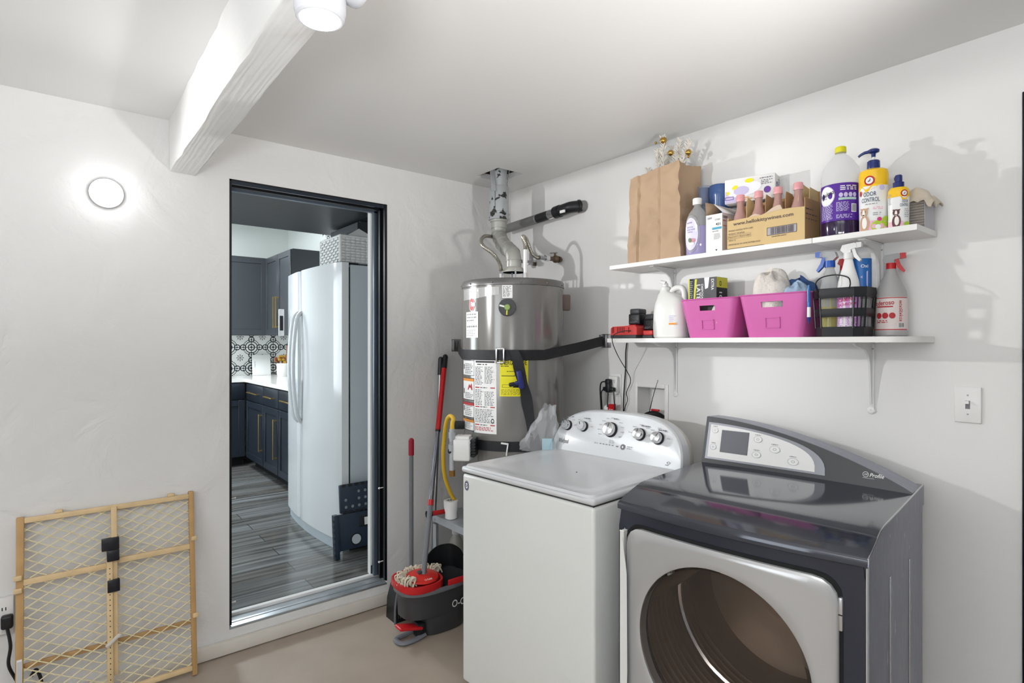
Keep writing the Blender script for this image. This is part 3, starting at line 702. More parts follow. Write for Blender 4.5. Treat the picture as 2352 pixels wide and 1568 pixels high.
# console: tall at the left, sweeping down to nothing at the right
def sweep(n=30):
    P = []
    for i in range(n+1):
        t_ = i/n; x_ = -0.338+0.680*t_
        P.append((x_, 0.938+0.170*max(0.0, (1-t_**1.75))**0.92+0.010))
    return P
S_ = sweep(); base = [(x_, 0.938) for x_, z_ in reversed(S_)]
def sring(dy, lean, dz=0, ins=0): return [(x_*(1-ins)-0.012*(z_-0.938)/0.17*0, dy+(z_-0.938)*lean, z_+dz) for x_, z_ in S_+base]
q = MB(); q.loft([sring(0.565, 0.28), sring(0.560, 0.28, -0.001), ], mDp, None, False, True)
q.loft([sring(0.565, 0.28), sring(0.70, 0.06, -0.004)], mSide, None, False, True)
def dfn(u, v, h): return (u, 0.560+(v-0.938)*0.28-h, v)
Dc = Decal(q, dfn); Dc.ell(0.216, 0.985, 0.0085, 0.0085, mPaper, 0.002, inner=0.86); Dc.text('GE', 0.216, 0.985, 0.0085, mPaper, 0.002, shear=0.2); Dc.text('Profile', 0.246, 0.984, 0.017, mPaper, 0.002, width=0.040, bold=True, shear=0.3)
Dc.rect(0.208, 0.9735, 0.240, 0.9742, mPaper, 0.002)
con = q.build('console', dr, smooth_angle=30)
q = MB(); Dc = Decal(q, dfn)
def leaf(x0, x1, z0, z1, pw, r=0.0):
    P = [(x0, z0), (x0, z1)]
    for i in range(1, 19):
        t_ = i/18; P.append((x0+(x1-x0)*math.sin(t_*PI/2)**1.0, z0+(z1-z0)*max(0, (1-t_**pw))**0.75))
    return P
mRimS = M('satin_grey_trim', (150, 152, 158), 0.3, 0.4)
Dc.poly(leaf(-0.326, 0.098, 0.962, 1.098, 1.7), mRimS, 0.002); Dc.poly(leaf(-0.316, 0.066, 0.969, 1.090, 1.7), mWhiteM, 0.003)
mScr = M('lcd_screen', (112, 114, 120), 0.15)
q2 = MB(); Ds = Decal(q2, dfn); Ds.rect(-0.270, 0.992, -0.165, 1.074, mPrintG, 0.0035); Ds.rect(-0.268, 0.994, -0.167, 1.072, mScr, 0.0042)
q.build('control_panel', con); q2.build('screen', con)
for (u_, v_, a, c) in ((-0.297, 1.070, 0.012, 0.010), (-0.297, 1.008, 0.012, 0.010), (-0.132, 1.054, 0.015, 0.011), (-0.132, 1.000, 0.016, 0.011), (-0.070, 1.026, 0.018, 0.012), (-0.005, 0.993, 0.018, 0.012)):
    b2 = MB(); D2_ = Decal(b2, dfn); D2_.ell(u_, v_, a, c, mWhite, 0.0045); D2_.ell(u_, v_, a, c, mPrintL, 0.005, inner=0.93); D2_.ell(u_, v_, a*0.35, c*0.35, mPrintL, 0.0052, inner=0.7); D2_.lines(u_-a*0.7, v_+c+0.002, u_+a*0.7, v_+c+0.007, 1, mPrintG, 0.004, seed=4, wl=0.006)
    b2.build('button', con)
# door: rounded silver square with a round smoked window
def rr_angle(a, cx_, cz_, x0, x1, z0, z1, r_):
    lo, hi = 0.0, 1.0
    def inside(t_):
        x_ = cx_+math.cos(a)*t_; z_ = cz_+math.sin(a)*t_
        ax_ = max(x0+r_-x_, x_-(x1-r_), 0); az_ = max(z0+r_-z_, z_-(z1-r_), 0); return ax_*ax_+az_*az_ <= r_*r_
    for _ in range(40):
        mid = (lo+hi)/2
        if inside(mid): lo = mid
        else: hi = mid
    return (cx_+math.cos(a)*lo, cz_+math.sin(a)*lo, 0)
dd = [rr_angle(2*PI*k/120, cxw, czw, -0.304, 0.288, 0.096, 0.840, 0.055) for k in range(120)]
nD = len(dd)
def toring(sc_, y_): return [(-0.008+(p[0]+0.008)*sc_, bow(-0.008+(p[0]+0.008)*sc_)+y_, 0.468+(p[1]-0.468)*sc_) for p in dd]
def circ(r_, y_):
    out = []
    for p in dd:
        a = math.atan2(p[1]-czw, p[0]-cxw); out.append((cxw+math.cos(a)*r_, bow(cxw+math.cos(a)*r_)+y_, czw+math.sin(a)*r_))
    return out
q = MB(); q.loft([toring(1.0, -0.0006), toring(1.028, -0.0006), toring(1.028, -0.002), toring(1.0, -0.002)], mGap, None, False, False); q.build('door_seal', dr)
q = MB(); q.loft([toring(1.0, -0.001), toring(1.0, -0.012), toring(0.985, -0.017)]+[[tuple(Vector(a)*(1-t_)+Vector(c)*t_) for a, c in zip(toring(0.985, -0.017), circ(0.249, -0.018))] for t_ in (0.25, 0.5, 0.75, 1.0)]+[circ(0.243, -0.015), circ(0.240, 0.03)], mDoor, None, False, False)
q.box(-0.31, -0.318, -0.030, -0.004, 0.10, 0.822, mWhite, r=0.003)
q.add([(-0.318, -0.030, 0.822), (-0.318, -0.030, 0.10), (-0.296, -0.040, 0.10), (-0.286, -0.043, 0.40), (-0.290, -0.040, 0.70), (-0.312, -0.032, 0.81)], [(0, 1, 2, 3, 4, 5)], mWhite)
door_ = q.build('door', dr, smooth_angle=45)
q = MB(); q.lathe([(0.2415, 0.002), (0.235, 0.010), (0.16, 0.020), (0.08, 0.025), (0.0005, 0.027)], mDoorG, 64, X=T((cxw, -0.042+0.005, czw)) @ Rx(90) @ T((0, 0, -0.012)), cap=False)
q.build('window', door_)
q = MB(); q.lathe([(0.252, 0.03), (0.252, 0.032), (0.245, 0.040)], mBlack, 64, X=T((cxw, 0, czw)) @ Rx(-90), cap=False); q.build('gasket', dr)
q = MB()                                           # drum with ribs
pf = [(0.265, 0.03), (0.285, 0.05), (0.30, 0.10)]
for k in range(12): z_ = 0.13+k*0.035; pf += [(0.30, z_), (0.304, z_+0.006), (0.30, z_+0.012)]
pf += [(0.30, 0.57), (0.27, 0.62), (0.12, 0.64), (0.11, 0.62), (0.0005, 0.62)]
q.lathe(pf, mDrum, 64, X=T((cxw, 0, czw)) @ Rx(-90), cap=False)
for k in range(3):
    a = R(100+120*k); q.box(-0.03, 0.03, 0.10, 0.55, -0.30, -0.262, mDrum, X=T((cxw, 0, czw)) @ Ry(math.degrees(a)), r=0.02, seg=3)
q.lathe([(0.298, 0.40), (0.290, 0.405), (0.290, 0.42), (0.298, 0.425)], mChrome, 64, X=T((cxw, 0, czw)) @ Rx(-90), cap=False); q.lathe([(0.055, 0.615), (0.055, 0.612), (0.05, 0.611)], mSteel, 30, X=T((cxw, 0, czw)) @ Rx(-90))
q.build('drum', dr)
q = MB(); q.box(0.287, 0.297, -0.020, -0.008, 0.720, 0.800, mKnob, r=0.003); q.box(0.288, 0.298, -0.0215, -0.019, 0.758, 0.760, mPrint); q.build('hinge', dr)

# ------------------------------------------------------------------ wall fittings
mPlate = M('white_wall_plate', (232, 231, 229), 0.3)
sw = thing('light_switch', 'white toggle light switch plate on the right wall beyond the dryer', 'light switch', (0, -2.326, 1.213), R(-90))
q = MB(); q.box(-0.0345, 0.0345, -0.006, 0, -0.057, 0.057, mPlate, r=0.0035, seg=3)
for zz in (-0.030, 0.030): q.sph((0, -0.006, zz), 0.0028, mPrintL, 8, sc=(1, 0.4, 1))
q.box(-0.006, 0.006, -0.0065, -0.005, -0.013, 0.013, mPrintG); q.build('plate', sw)
q = MB(); q.box(-0.0045, 0.0045, -0.016, -0.004, 0.0, 0.010, mPlate, X=Rx(-12), r=0.001); q.build('toggle', sw)
bx = thing('washer_outlet_box', 'white recessed washer hose box in the right wall above the washing machine', 'outlet box', (0, (BY0+BY1)/2, (BZ0+BZ1)/2), R(-90))
q = MB(); hw, hh = (BY1-BY0)/2, (BZ1-BZ0)/2
for a in ((-hw-0.016, -hw+0.004, -hh-0.016, hh+0.016), (hw-0.004, hw+0.016, -hh-0.016, hh+0.016), (-hw+0.004, hw-0.004, hh-0.004, hh+0.016), (-hw+0.004, hw-0.004, -hh-0.016, -hh+0.004)): q.box(a[0], a[1], -0.006, 0.0, a[2], a[3], mPlate, r=0.0015)
q.box(-hw+0.002, hw-0.002, 0.09, 0.094, -hh+0.002, hh-0.002, mPlate); q.box(-hw+0.0005, -hw+0.004, 0, 0.09, -hh+0.001, hh-0.001, mPlate); q.box(hw-0.004, hw-0.0005, 0, 0.09, -hh+0.001, hh-0.001, mPlate)
q.box(-hw+0.004, hw-0.004, 0, 0.09, hh-0.004, hh-0.0005, mPlate); q.box(-hw+0.004, hw-0.004, 0, 0.09, -hh+0.0005, -hh+0.004, mPlate)
q.build('recess', bx)
q = MB(); q.cyl((-0.01, 0.05, -0.08), (-0.01, 0.05, -0.045), 0.010, mBrass); q.box(-0.035, 0.012, 0.04, 0.052, -0.042, -0.030, mRed, r=0.004); q.build('hot_valve', bx)
q = MB(); q.cyl((0.062, 0.05, -0.08), (0.062, 0.05, -0.045), 0.010, mBrass); q.box(0.048, 0.074, 0.036, 0.05, -0.042, -0.030, mBlue, r=0.003); q.cyl((0.07, 0.02, -0.075), (0.045, -0.01, -0.078), 0.010, mBrass); q.build('cold_valve', bx)
q = MB(); q.tube([(-0.062, -0.055, -0.17), (-0.045, -0.045, -0.11), (-0.02, -0.020, -0.062), (0.015, 0.010, -0.050), (0.04, 0.045, -0.075), (0.045, 0.06, -0.10)], 0.0155, mBlackR, 14, sm=6)
o = q.build('drain_hose', loc=bx.location, rotz=R(-90)); tag(o, 'thick black drain hose arching into the recessed hose box', 'hose')
q = MB(); q.tube([(-0.005, -0.014, -0.052), (0.035, -0.028, 0.05), (0.062, -0.030, 0.120)], [0.0022, 0.0018, 0.0014], mBlackR, 6, sm=4); q.tube([(-0.018+0.02*math.cos(a/8*2*PI), -0.012+0.018*math.sin(a/8*2*PI), -0.058+0.006*math.cos(a/8*2*PI)) for a in range(8)], 0.003, mBlackR, 6, closed=True)
o = q.build('cable_tie', loc=bx.location, rotz=R(-90)); tag(o, 'long thin black cable tie sticking up from the drain hose', 'cable tie')
mHoseW = M('braided_grey_hose', (170, 164, 152), 0.45, bump=0.5, bscale=400)
q = MB(); q.tube([(0.056, -0.006, -0.076), (0.03, -0.02, -0.085), (0.012, -0.04, -0.11), (0.0, -0.05, -0.17)], 0.008, mHoseW, 10, sm=5)
o = q.build('supply_hose', loc=bx.location, rotz=R(-90)); tag(o, 'grey braided water hose from the blue valve down behind the washer', 'hose')
# outlet with plugs
ot = thing('power_outlet', 'white double wall outlet with plugs, right of the water heater', 'outlet', (0, -0.874, 1.192), R(-90))
q = MB(); q.box(-0.0345, 0.0345, -0.006, 0, -0.057, 0.057, mPlate, r=0.003); q.box(-0.030, 0.028, -0.028, -0.006, -0.048, 0.045, mPlate, r=0.006)
Dc = Decal(q, flat(-0.028)); 
for zz in (0.022, -0.02): Dc.rect(0.006, zz-0.004, 0.008, zz+0.005, mPrint); Dc.rect(0.014, zz-0.004, 0.016, zz+0.005, mPrint); Dc.ell(0.011, zz-0.009, 0.0022, 0.0022, mPrint)
q.build('plate', ot)
plug = thing('black_plug', 'black power plug in the upper half of the outlet', 'plug', (-0.030, -0.862, 1.205), R(-90))
q = MB(); q.box(-0.016, 0.014, -0.030, 0.0, -0.012, 0.018, mBlack, r=0.008, seg=3); q.tube([(-0.012, -0.022, 0.004), (-0.034, -0.03, 0.0), (-0.048, -0.026, -0.03), (-0.050, -0.02, -0.10), (-0.044, -0.02, -0.20), (-0.05, -0.02, -0.30)], 0.0035, mBlack, 8, sm=6); q.build('cord', plug)
plug = thing('black_splitter', 'black three-way splitter hanging below the upper plug', 'splitter', (-0.034, -0.866, 1.170), R(-90))
q = MB(); q.box(-0.040, 0.036, -0.020, 0.0, -0.010, 0.012, mBlack, r=0.007, seg=3); q.box(-0.018, 0.012, -0.026, -0.004, -0.016, 0.034, mBlack, r=0.008, seg=3); q.build('body', plug)
q = MB(); q.tube([(-0.034, -0.014, 0), (-0.046, -0.02, -0.02), (-0.042, -0.02, -0.08), (-0.036, -0.016, -0.26)], 0.003, mBlack, 8, sm=5); q.tube([(0.032, -0.014, 0), (0.036, -0.016, -0.04), (0.042, -0.014, -0.12), (0.040, -0.012, -0.26)], 0.003, mBlack, 8, sm=5); q.tube([(-0.004, -0.014, -0.01), (-0.006, -0.016, -0.05), (-0.006, -0.018, -0.09)], 0.0035, mBlack, 8, sm=4); q.tube([(-0.004, -0.014, -0.12), (-0.004, -0.014, -0.26)], 0.006, mBlack, 8); q.build('cord', plug)
q = MB(); q.prism([(-0.036, -0.045), (-0.008, -0.048), (-0.010, -0.006), (-0.030, -0.018)], -0.012, 0.0, mPaper, 'y'); q.prism([(-0.006, -0.046), (0.038, -0.038), (0.040, 0.0), (0.002, -0.004)], -0.014, -0.002, mRed, 'y')
q.prism([(-0.01, -0.046), (-0.004, -0.046), (0.0, -0.002), (-0.006, 0.006)], -0.016, -0.001, mPaper, 'y'); Dc = Decal(q, flat(-0.014)); Dc.lines(0.006, -0.036, 0.034, -0.026, 2, mPaper, seed=3)
o = q.build('cord_tag', loc=(-0.034, -0.862, 1.098), rotz=R(-90)); tag(o, 'red and white warning tag on the cords under the outlet', 'tag')
# second outlet at the left edge
ot = thing('power_outlet', 'white outlet box low on the wall behind the wooden gate', 'outlet', (-2.432, 0, 0.402), 0)
q = MB(); q.box(-0.052, 0.052, -0.022, -0.0005, -0.068, 0.068, mPlate, r=0.005); Dc = Decal(q, flat(-0.022))
for zz in (0.026, -0.026): Dc.rect(0.018, zz-0.006, 0.021, zz+0.006, mPrint); Dc.rect(0.028, zz-0.006, 0.031, zz+0.006, mPrint)
q.build('plate', ot)
q = MB(); q.box(-0.018, 0.018, -0.03, 0.0, -0.03, 0.02, mBlack, r=0.009, seg=3); q.tube([(0, -0.02, -0.025), (0.01, -0.03, -0.09), (0.005, -0.03, -0.16), (0.03, -0.02, -0.24), (0.05, -0.02, -0.33)], 0.0055, mBlack, 8, sm=6)
o = q.build('power_plug', loc=(-2.398, -0.023, 0.39)); tag(o, 'black power plug and cord in the low outlet behind the gate', 'plug')
q = MB(); q.tube([(-2.33, -0.06, 0.17), (-2.315, -0.04, 0.18), (-2.30, -0.04, 0.12), (-2.31, -0.04, 0.05), (-2.36, -0.05, 0.02), (-2.42, -0.06, 0.015), (-2.50, -0.06, 0.012)], 0.006, mBlack, 8, sm=6)
o = q.build('extension_cord'); tag(o, 'black cord loop behind the lower left corner of the gate', 'cord')
# round wall plate, given its own glow for the bright spot there
wl = thing('glowing_plate', 'small round white wall plate left of the doorway, glow added', 'wall plate', (-2.099, 0, 2.014), 0)
mGlow = M('plate_glow', (255, 255, 255), 0.4, emit=((250, 252, 255), 5.0)); q = MB(); q.lathe([(0.061, 0.0005), (0.061, 0.006), (0.0575, 0.008)], M('grey_trim_ring', (150, 148, 150), 0.4), 40, X=Rx(90)); q.build('trim_ring', wl)
q = MB(); q.lathe([(0.0572, 0.004), (0.057, 0.012), (0.050, 0.018), (0.03, 0.021), (0.0005, 0.022)], mGlow, 40, X=Rx(90)); q.build('plate_face', wl)
point('plate_halo_fill', (-2.099, -0.050, 2.014), 0.55, 0.02, (0.96, 0.98, 1.0))  # point lamp added for the halo around the plate
# flood light under the beam
fl = thing('flood_light', 'white twin-head flood light under the ceiling beam, one lens lit', 'flood light', (-1.845, -1.699, 2.055), 0)
mFW = M('white_lamp_housing', (196, 197, 201), 0.25); mLens = M('lit_lens', (255, 255, 255), 0.3, emit=((255, 255, 255), 9.0))
q = MB(); q.lathe([(0.044, 0.0), (0.0475, 0.004), (0.0478, 0.010), (0.050, 0.014), (0.0505, 0.040), (0.046, 0.043), (0.044, 0.060), (0.032, 0.078), (0.02, 0.086)], mFW, 40); q.build('lamp_head', fl)
q = MB(); q.lathe([(0.039, 0.0015), (0.0385, -0.0005), (0.0005, -0.001)], mLens, 36, X=T((0, 0, -0.001))); q.build('lens', fl)
X = T((0.085, -0.03, 0.085)) @ Ry(-78)
q = MB(); q.lathe([(0.044, 0.0), (0.0475, 0.004), (0.050, 0.014), (0.0505, 0.040), (0.044, 0.060), (0.032, 0.078)], mFW, 36, X=X); q.build('lamp_head', fl)
q = MB(); q.lathe([(0.0385, 0.0), (0.0005, -0.001)], mWhite, 30, X=X @ T((0, 0, -0.0005))); q.build('lens', fl)
q = MB(); q.box(-0.05, 0.05, -0.12, 0.05, 0.0775, 0.0895, mFW, r=0.01); q.cyl((0, 0, 0.08), (0, -0.03, 0.082), 0.014, mFW); q.build('mounting_plate', fl)

# ------------------------------------------------------------------ water heater corner
def ribbon(q, pts, w, t, m, up=None):
    P = [Vector(p) for p in pts]; rings = []
    for i, p in enumerate(P):
        tn = (P[min(i+1, len(P)-1)]-P[max(i-1, 0)]).normalized(); u_ = Vector(up) if up else Vector((0, 0, 1)); u_ = (u_-tn*u_.dot(tn)).normalized(); s_ = tn.cross(u_)
        rings.append([p+u_*w/2+s_*t/2, p-u_*w/2+s_*t/2, p-u_*w/2-s_*t/2, p+u_*w/2-s_*t/2])
    q.loft(rings, m)
HC = (-0.40, -0.52); HR = 0.262
mTank = M('grey_tank_enamel', (128, 126, 123), 0.17, 0.35, coat=0.4); mTankD = M('grey_tank_cap', (112, 111, 110), 0.3, 0.5); mBand = M('pale_grey_band', (166, 165, 163), 0.25, 0.2)
sd = thing('water_heater_stand', 'galvanised steel stand under the water heater', 'stand', (HC[0], HC[1]-0.0, 0), 0)
q = MB(); q.box(-0.30, 0.30, -0.285, 0.315, 0.492, 0.500, mGalv); 
for a in ((-0.30, 0.30, -0.285, -0.280), (-0.30, 0.30, 0.310, 0.315), (-0.30, -0.295, -0.285, 0.315), (0.295, 0.30, -0.285, 0.315)): q.box(a[0], a[1], a[2], a[3], 0.464, 0.492, mGalv)
for yy in (-0.26, 0.0, 0.285): q.sph((-0.301, yy, 0.478), 0.005, mSteel, 8, sc=(0.6, 1, 1))
q.build('top_tray', sd)
for sx, sy in ((-1, -0.283), (-1, 0.313), (1, -0.283), (1, 0.313)):
    q = MB(); xs = sx*0.298; q.box(min(xs, xs-sx*0.035), max(xs, xs-sx*0.035), min(sy, sy+math.copysign(0.004, -sy)), max(sy, sy+math.copysign(0.004, -sy)), 0.0, 0.45, mGalv)
    q.box(min(xs, xs-sx*0.004), max(xs, xs-sx*0.004), min(sy, sy-math.copysign(0.035, sy)), max(sy, sy-math.copysign(0.035, sy)), 0.0, 0.45, mGalv); q.build('leg', sd)
ht = thing('water_heater', 'tall grey cylindrical water heater strapped in the corner of the room', 'water heater', (HC[0], HC[1], 0), R(-38.75))
q = MB(); q.lathe([(HR-0.004, 0.502), (HR, 0.508), (HR, 0.93), (HR-0.0015, 0.932), (HR, 0.934), (HR, 1.688)], mTank, 96)
Dc = Decal(q, curved(HR), step=0.012)
Dc.poly([(-0.33, 1.622), (-0.33, 1.672), (-0.20, 1.676), (-0.068, 1.678), (-0.070, 1.640), (-0.15, 1.630)], mBand, 0.0006) if False else None
for k in range(14):
    u0 = -0.33+k*0.0187; u1 = u0+0.0187; zb = 1.622+max(0, (k-5))*0.0022; Dc.rect(u0, zb, u1, 1.677, mBand, 0.0006)
Dc.lines(-0.25, 1.657, -0.18, 1.669, 1, mPaper, 0.0014, 5, fill=0.8, wl=0.009, rag=0)
Dc.ell(-0.232, 1.597, 0.022, 0.033, mPrintR, 0.0012); Dc.ell(-0.232, 1.597, 0.022, 0.033, mPaper, 0.0016, inner=0.92); Dc.text('R', -0.232, 1.597, 0.034, mPaper, 0.0018, bold=True); Dc.rect(-0.232, 1.588, -0.205, 1.606, mPaper, 0.0016)
q.build('tank', ht, smooth_angle=30)
q = MB(); q.lathe([(HR, 1.686), (HR+0.004, 1.688), (HR+0.004, 1.712), (HR-0.002, 1.720), (HR-0.03, 1.7235), (0.0005, 1.724)], mTankD, 96)
for k in range(12):
    a = R(30*k+8); q.sph((math.cos(a)*(HR+0.004), math.sin(a)*(HR+0.004), 1.699), 0.005, mSteel, 8)
q.build('top_cap', ht)
def sticker(name, u0, v0, u1, v1, m, fn=None):
    q = MB(); Dc = Decal(q, curved(HR), step=0.01); Dc.rect(u0, v0, u1, v1, m, 0.0012)
    if fn: fn(Dc)
    return q.build(name, ht)
def f_(Dc):
    Dc.rect(-0.200, 1.313, -0.090, 1.321, mPrint, 0.0018); Dc.lines(-0.190, 1.300, -0.100, 1.309, 1, mPrint, 0.0018, 2, wl=0.02)
    Dc.lines(-0.203, 1.205, -0.150, 1.295, 13, mPrintG, 0.0018, 4); Dc.lines(-0.144, 1.212, -0.088, 1.295, 14, mPrintG, 0.0018, 5)
    for zz in (1.190, 1.097, 1.010): Dc.rect(-0.203, zz, -0.175, zz+0.005, mPrintR, 0.0018); Dc.rect(-0.112, zz, -0.088, zz+0.005, mPrintR, 0.0018); Dc.lines(-0.170, zz-0.001, -0.118, zz+0.006, 1, mPrint, 0.0018, 5)
    Dc.lines(-0.203, 1.106, -0.150, 1.184, 10, mPrintG, 0.0018, 6); Dc.lines(-0.144, 1.106, -0.088, 1.176, 10, mPrintG, 0.0018, 7); Dc.lines(-0.203, 1.022, -0.088, 1.090, 9, mPrintG, 0.0018, 8); Dc.lines(-0.203, 0.984, -0.088, 1.004, 3, mPrintR, 0.0018, 9)
    Dc.ell(-0.100, 1.034, 0.008, 0.012, mPrint, 0.0019, inner=0.6)
sticker('instruction_label', -0.212, 0.972, -0.080, 1.328, mPaper, f_)
def f_(Dc):
    Dc.text('ENERGYGUIDE', 0.002, 1.313, 0.030, mPrint, 0.0018, width=0.126, bold=True); Dc.text('$', 0.008, 1.284, 0.020, mPrint, 0.0018, bold=True)
    Dc.lines(-0.058, 1.294, 0.0, 1.302, 1, mPrint, 0.0018, 2, wl=0.006); Dc.lines(-0.03, 1.270, 0.02, 1.276, 1, mPrint, 0.0018, 3, wl=0.006); Dc.rect(-0.056, 1.250, 0.064, 1.253, mPrint, 0.0018); Dc.text('S', 0.012, 1.262, 0.026, mPrint, 0.0018, bold=True)
    Dc.lines(-0.02, 1.214, 0.03, 1.220, 1, mPrint, 0.0018, 3, wl=0.006); Dc.frame(-0.052, 1.196, 0.02, 1.210, 0.0012, mPrint, 0.0018); Dc.rect(0.0, 1.196, 0.03, 1.208, mPrint, 0.0020); Dc.lines(-0.058, 1.160, 0.064, 1.188, 5, mPrint, 0.0018, 8, fill=0.3)
sticker('energy_label', -0.064, 1.154, 0.072, 1.336, mYellow, f_)
def f_(Dc): Dc.lines(-0.049, 1.628, -0.007, 1.680, 9, mPrintG, 0.0018, 3)
sticker('rating_label', -0.053, 1.622, -0.003, 1.683, mPaper, f_)
def f_(Dc):
    for zz in (1.545, 1.530, 1.515): Dc.lines(-0.279, zz, -0.192, zz+0.008, 1, mPrintG, 0.0018, int(zz*1000), fill=0.7, wl=0.014)
    Dc.lines(-0.279, 1.484, -0.192, 1.494, 1, mPrintG, 0.0018, 9, fill=0.8, wl=0.010, rag=0.0); Dc.lines(-0.279, 1.44, -0.192, 1.475, 4, mPrintL, 0.0018, 3)
sticker('contact_label', -0.287, 1.434, -0.185, 1.561, mPaper, f_)
def box_label(v0, v1, head, pic):
    def f(Dc):
        Dc.frame(-0.335, v0, -0.211, v1, 0.0028, mPrint if head is not None else mPrintG, 0.0018)
        if head: Dc.rect(-0.332, v1-0.016, -0.214, v1-0.003, head, 0.0018)
        Dc.lines(-0.300, v0+0.008, -0.218, v0+(v1-v0)*(0.35 if pic else 0.8), 4 if pic else 6, mPrintG, 0.0018, int(v0*999))
        if pic: Dc.poly([(-0.270, v0+0.050), (-0.225, v0+0.050), (-0.232, v0+0.085), (-0.245, v0+0.070), (-0.255, v0+0.080)], mPrintR, 0.0018)
        Dc.rect(-0.322, v0+0.03, -0.310, v0+0.055, mPrint, 0.0018)
    sticker('warning_label', -0.335, v0, -0.211, v1, mPaper, f)
box_label(1.247, 1.323, None, False); box_label(1.126, 1.235, mOrange, True); box_label(1.040, 1.116, mPrintR, False); box_label(0.976, 1.033, mOrange, False)
# round dial with the drill-like marks
X = T((math.sin(-0.028/HR)*HR, -math.cos(-0.028/HR)*HR, 1.577)) @ Rx(90)
q = MB(); q.lathe([(0.042, 0.0), (0.042, 0.012), (0.040, 0.016), (0.036, 0.0165)], mDkGrey, 36, X); q.lathe([(0.016, 0.016), (0.013, 0.024), (0.0005, 0.025)], M('green_brass', (136, 160, 96), 0.4, 0.4), 20, X)
q.box(-0.038, -0.006, -0.004, 0.004, 0.0165, 0.0185, mPaper, X @ Rz(-14)); q.box(-0.003, 0.003, -0.036, -0.008, 0.0165, 0.0185, mYellow, X @ Rz(-4)); q.build('element_cover', ht)
q = MB(); a = R(14); q.box(-0.03, 0.03, -0.016, 0.016, -0.042, 0.042, M('brown_access_cover', (122, 104, 98), 0.5), X=T((HR+0.010, 0.03, 1.62)), r=0.008); q.build('side_cover', ht)
# gas control valve
X = T((-0.232, -0.222, -0.010)) @ Rz(-8)
q = MB(); q.box(-0.046, 0.036, -0.060, 0.03, 0.858, 0.962, mWhite, X, r=0.010, seg=3); q.box(-0.042, 0.030, -0.045, 0.02, 0.955, 0.975, mWhite, X, r=0.006)
q.box(0.036, 0.056, -0.040, 0.045, 0.875, 0.962, mBlack, X, r=0.003)
for k in range(6): q.box(0.034, 0.060, -0.046, -0.038, 0.880+k*0.014, 0.887+k*0.014, mBlack, X)
Dc = Decal(q, lambda u, v, h: X @ Vector((u, -0.055-h, v))); Dc.lines(-0.062, 0.92, -0.02, 0.952, 5, mPrintG, seed=4, wl=0.006); Dc.frame(-0.012, 0.925, 0.010, 0.945, 0.002, mPrint); Dc.lines(-0.012, 0.885, 0.012, 0.918, 4, mPrint, seed=5, wl=0.006); Dc.ell(-0.062, 0.905, 0.009, 0.012, mPrint)
q.build('gas_control_valve', ht)
q = MB(); q.box(-0.02, 0.03, -0.01, 0.01, -0.02, 0.02, mBlack, T((-0.275, -0.10, 0.995)), r=0.004); q.build('igniter', ht)
# straps
mkA = lambda z: [(HC[0]+math.cos(R(a))*(HR+0.003), HC[1]+math.sin(R(a))*(HR+0.003), z) for a in range(150, 268, 4)]
q = MB(); ribbon(q, [(-0.410, -0.015, 1.395), (-0.50, -0.16, 1.372)]+[(p[0], p[1], 1.350) for p in mkA(1.35)]+[(-0.20, -0.794, 1.385), (-0.022, -0.806, 1.419)], 0.050, 0.003, mStrap)
sp = q.build('seismic_strap'); tag(sp, 'black webbing strap around the upper part of the water heater to both walls', 'strap')
q = MB(); X = T((HC[0], HC[1], 0)) @ Rz(-38.75) @ T((math.sin(-0.060/HR)*(HR+0.006), -math.cos(-0.060/HR)*(HR+0.006), 1.348)) @ Rz(math.degrees(-0.060/HR))
for a in ((-0.022, 0.022, 0.029, 0.037), (-0.022, 0.022, -0.037, -0.029), (-0.022, -0.014, -0.037, 0.037), (0.014, 0.022, -0.037, 0.037)): q.box(a[0], a[1], -0.008, 0.0, a[2], a[3], mChrome, X, r=0.002)
q.build('buckle', sp)
for nm, X in (('a', T((-0.415, 0, 1.394))), ('b', T((0, -0.808, 1.419)) @ Rz(-90))):
    q = MB(); q.box(-0.032, 0.032, -0.004, -0.0005, -0.036, 0.036, mSteel, X, r=0.001); q.box(-0.030, -0.018, -0.026, -0.004, -0.032, 0.032, mSteel, X, r=0.002); q.box(0.004, 0.014, -0.020, -0.004, -0.032, 0.032, mSteel, X, r=0.002); q.sph((-0.008, -0.005, 0.0), 0.006, mChrome, 8, X, sc=(1, 0.5, 1))
    o = q.build('wall_anchor'); tag(o, 'steel strap anchor on the wall left of the water heater' if nm == 'a' else 'steel strap anchor on the right wall at the shelf end', 'anchor')
q = MB(); ribbon(q, [(p[0], p[1], 0.915) for p in mkA(0.9)]+[(-0.20, -0.794, 0.915), (-0.10, -0.80, 0.92)], 0.048, 0.003, mStrap); sp2 = q.build('seismic_strap'); tag(sp2, 'black webbing strap around the lower part of the water heater', 'strap')
q = MB(); X = T((HC[0], HC[1], 0)) @ Rz(-38.75) @ T((math.sin(-0.035/HR)*(HR+0.006), -math.cos(-0.035/HR)*(HR+0.006), 0.905))
for a in ((-0.026, 0.010, 0.022, 0.030), (0.004, 0.011, -0.030, 0.030)): q.box(a[0], a[1], -0.014, -0.003, a[2], a[3], mWhite, X @ Ry(8), r=0.002)
q.build('buckle', sp2)
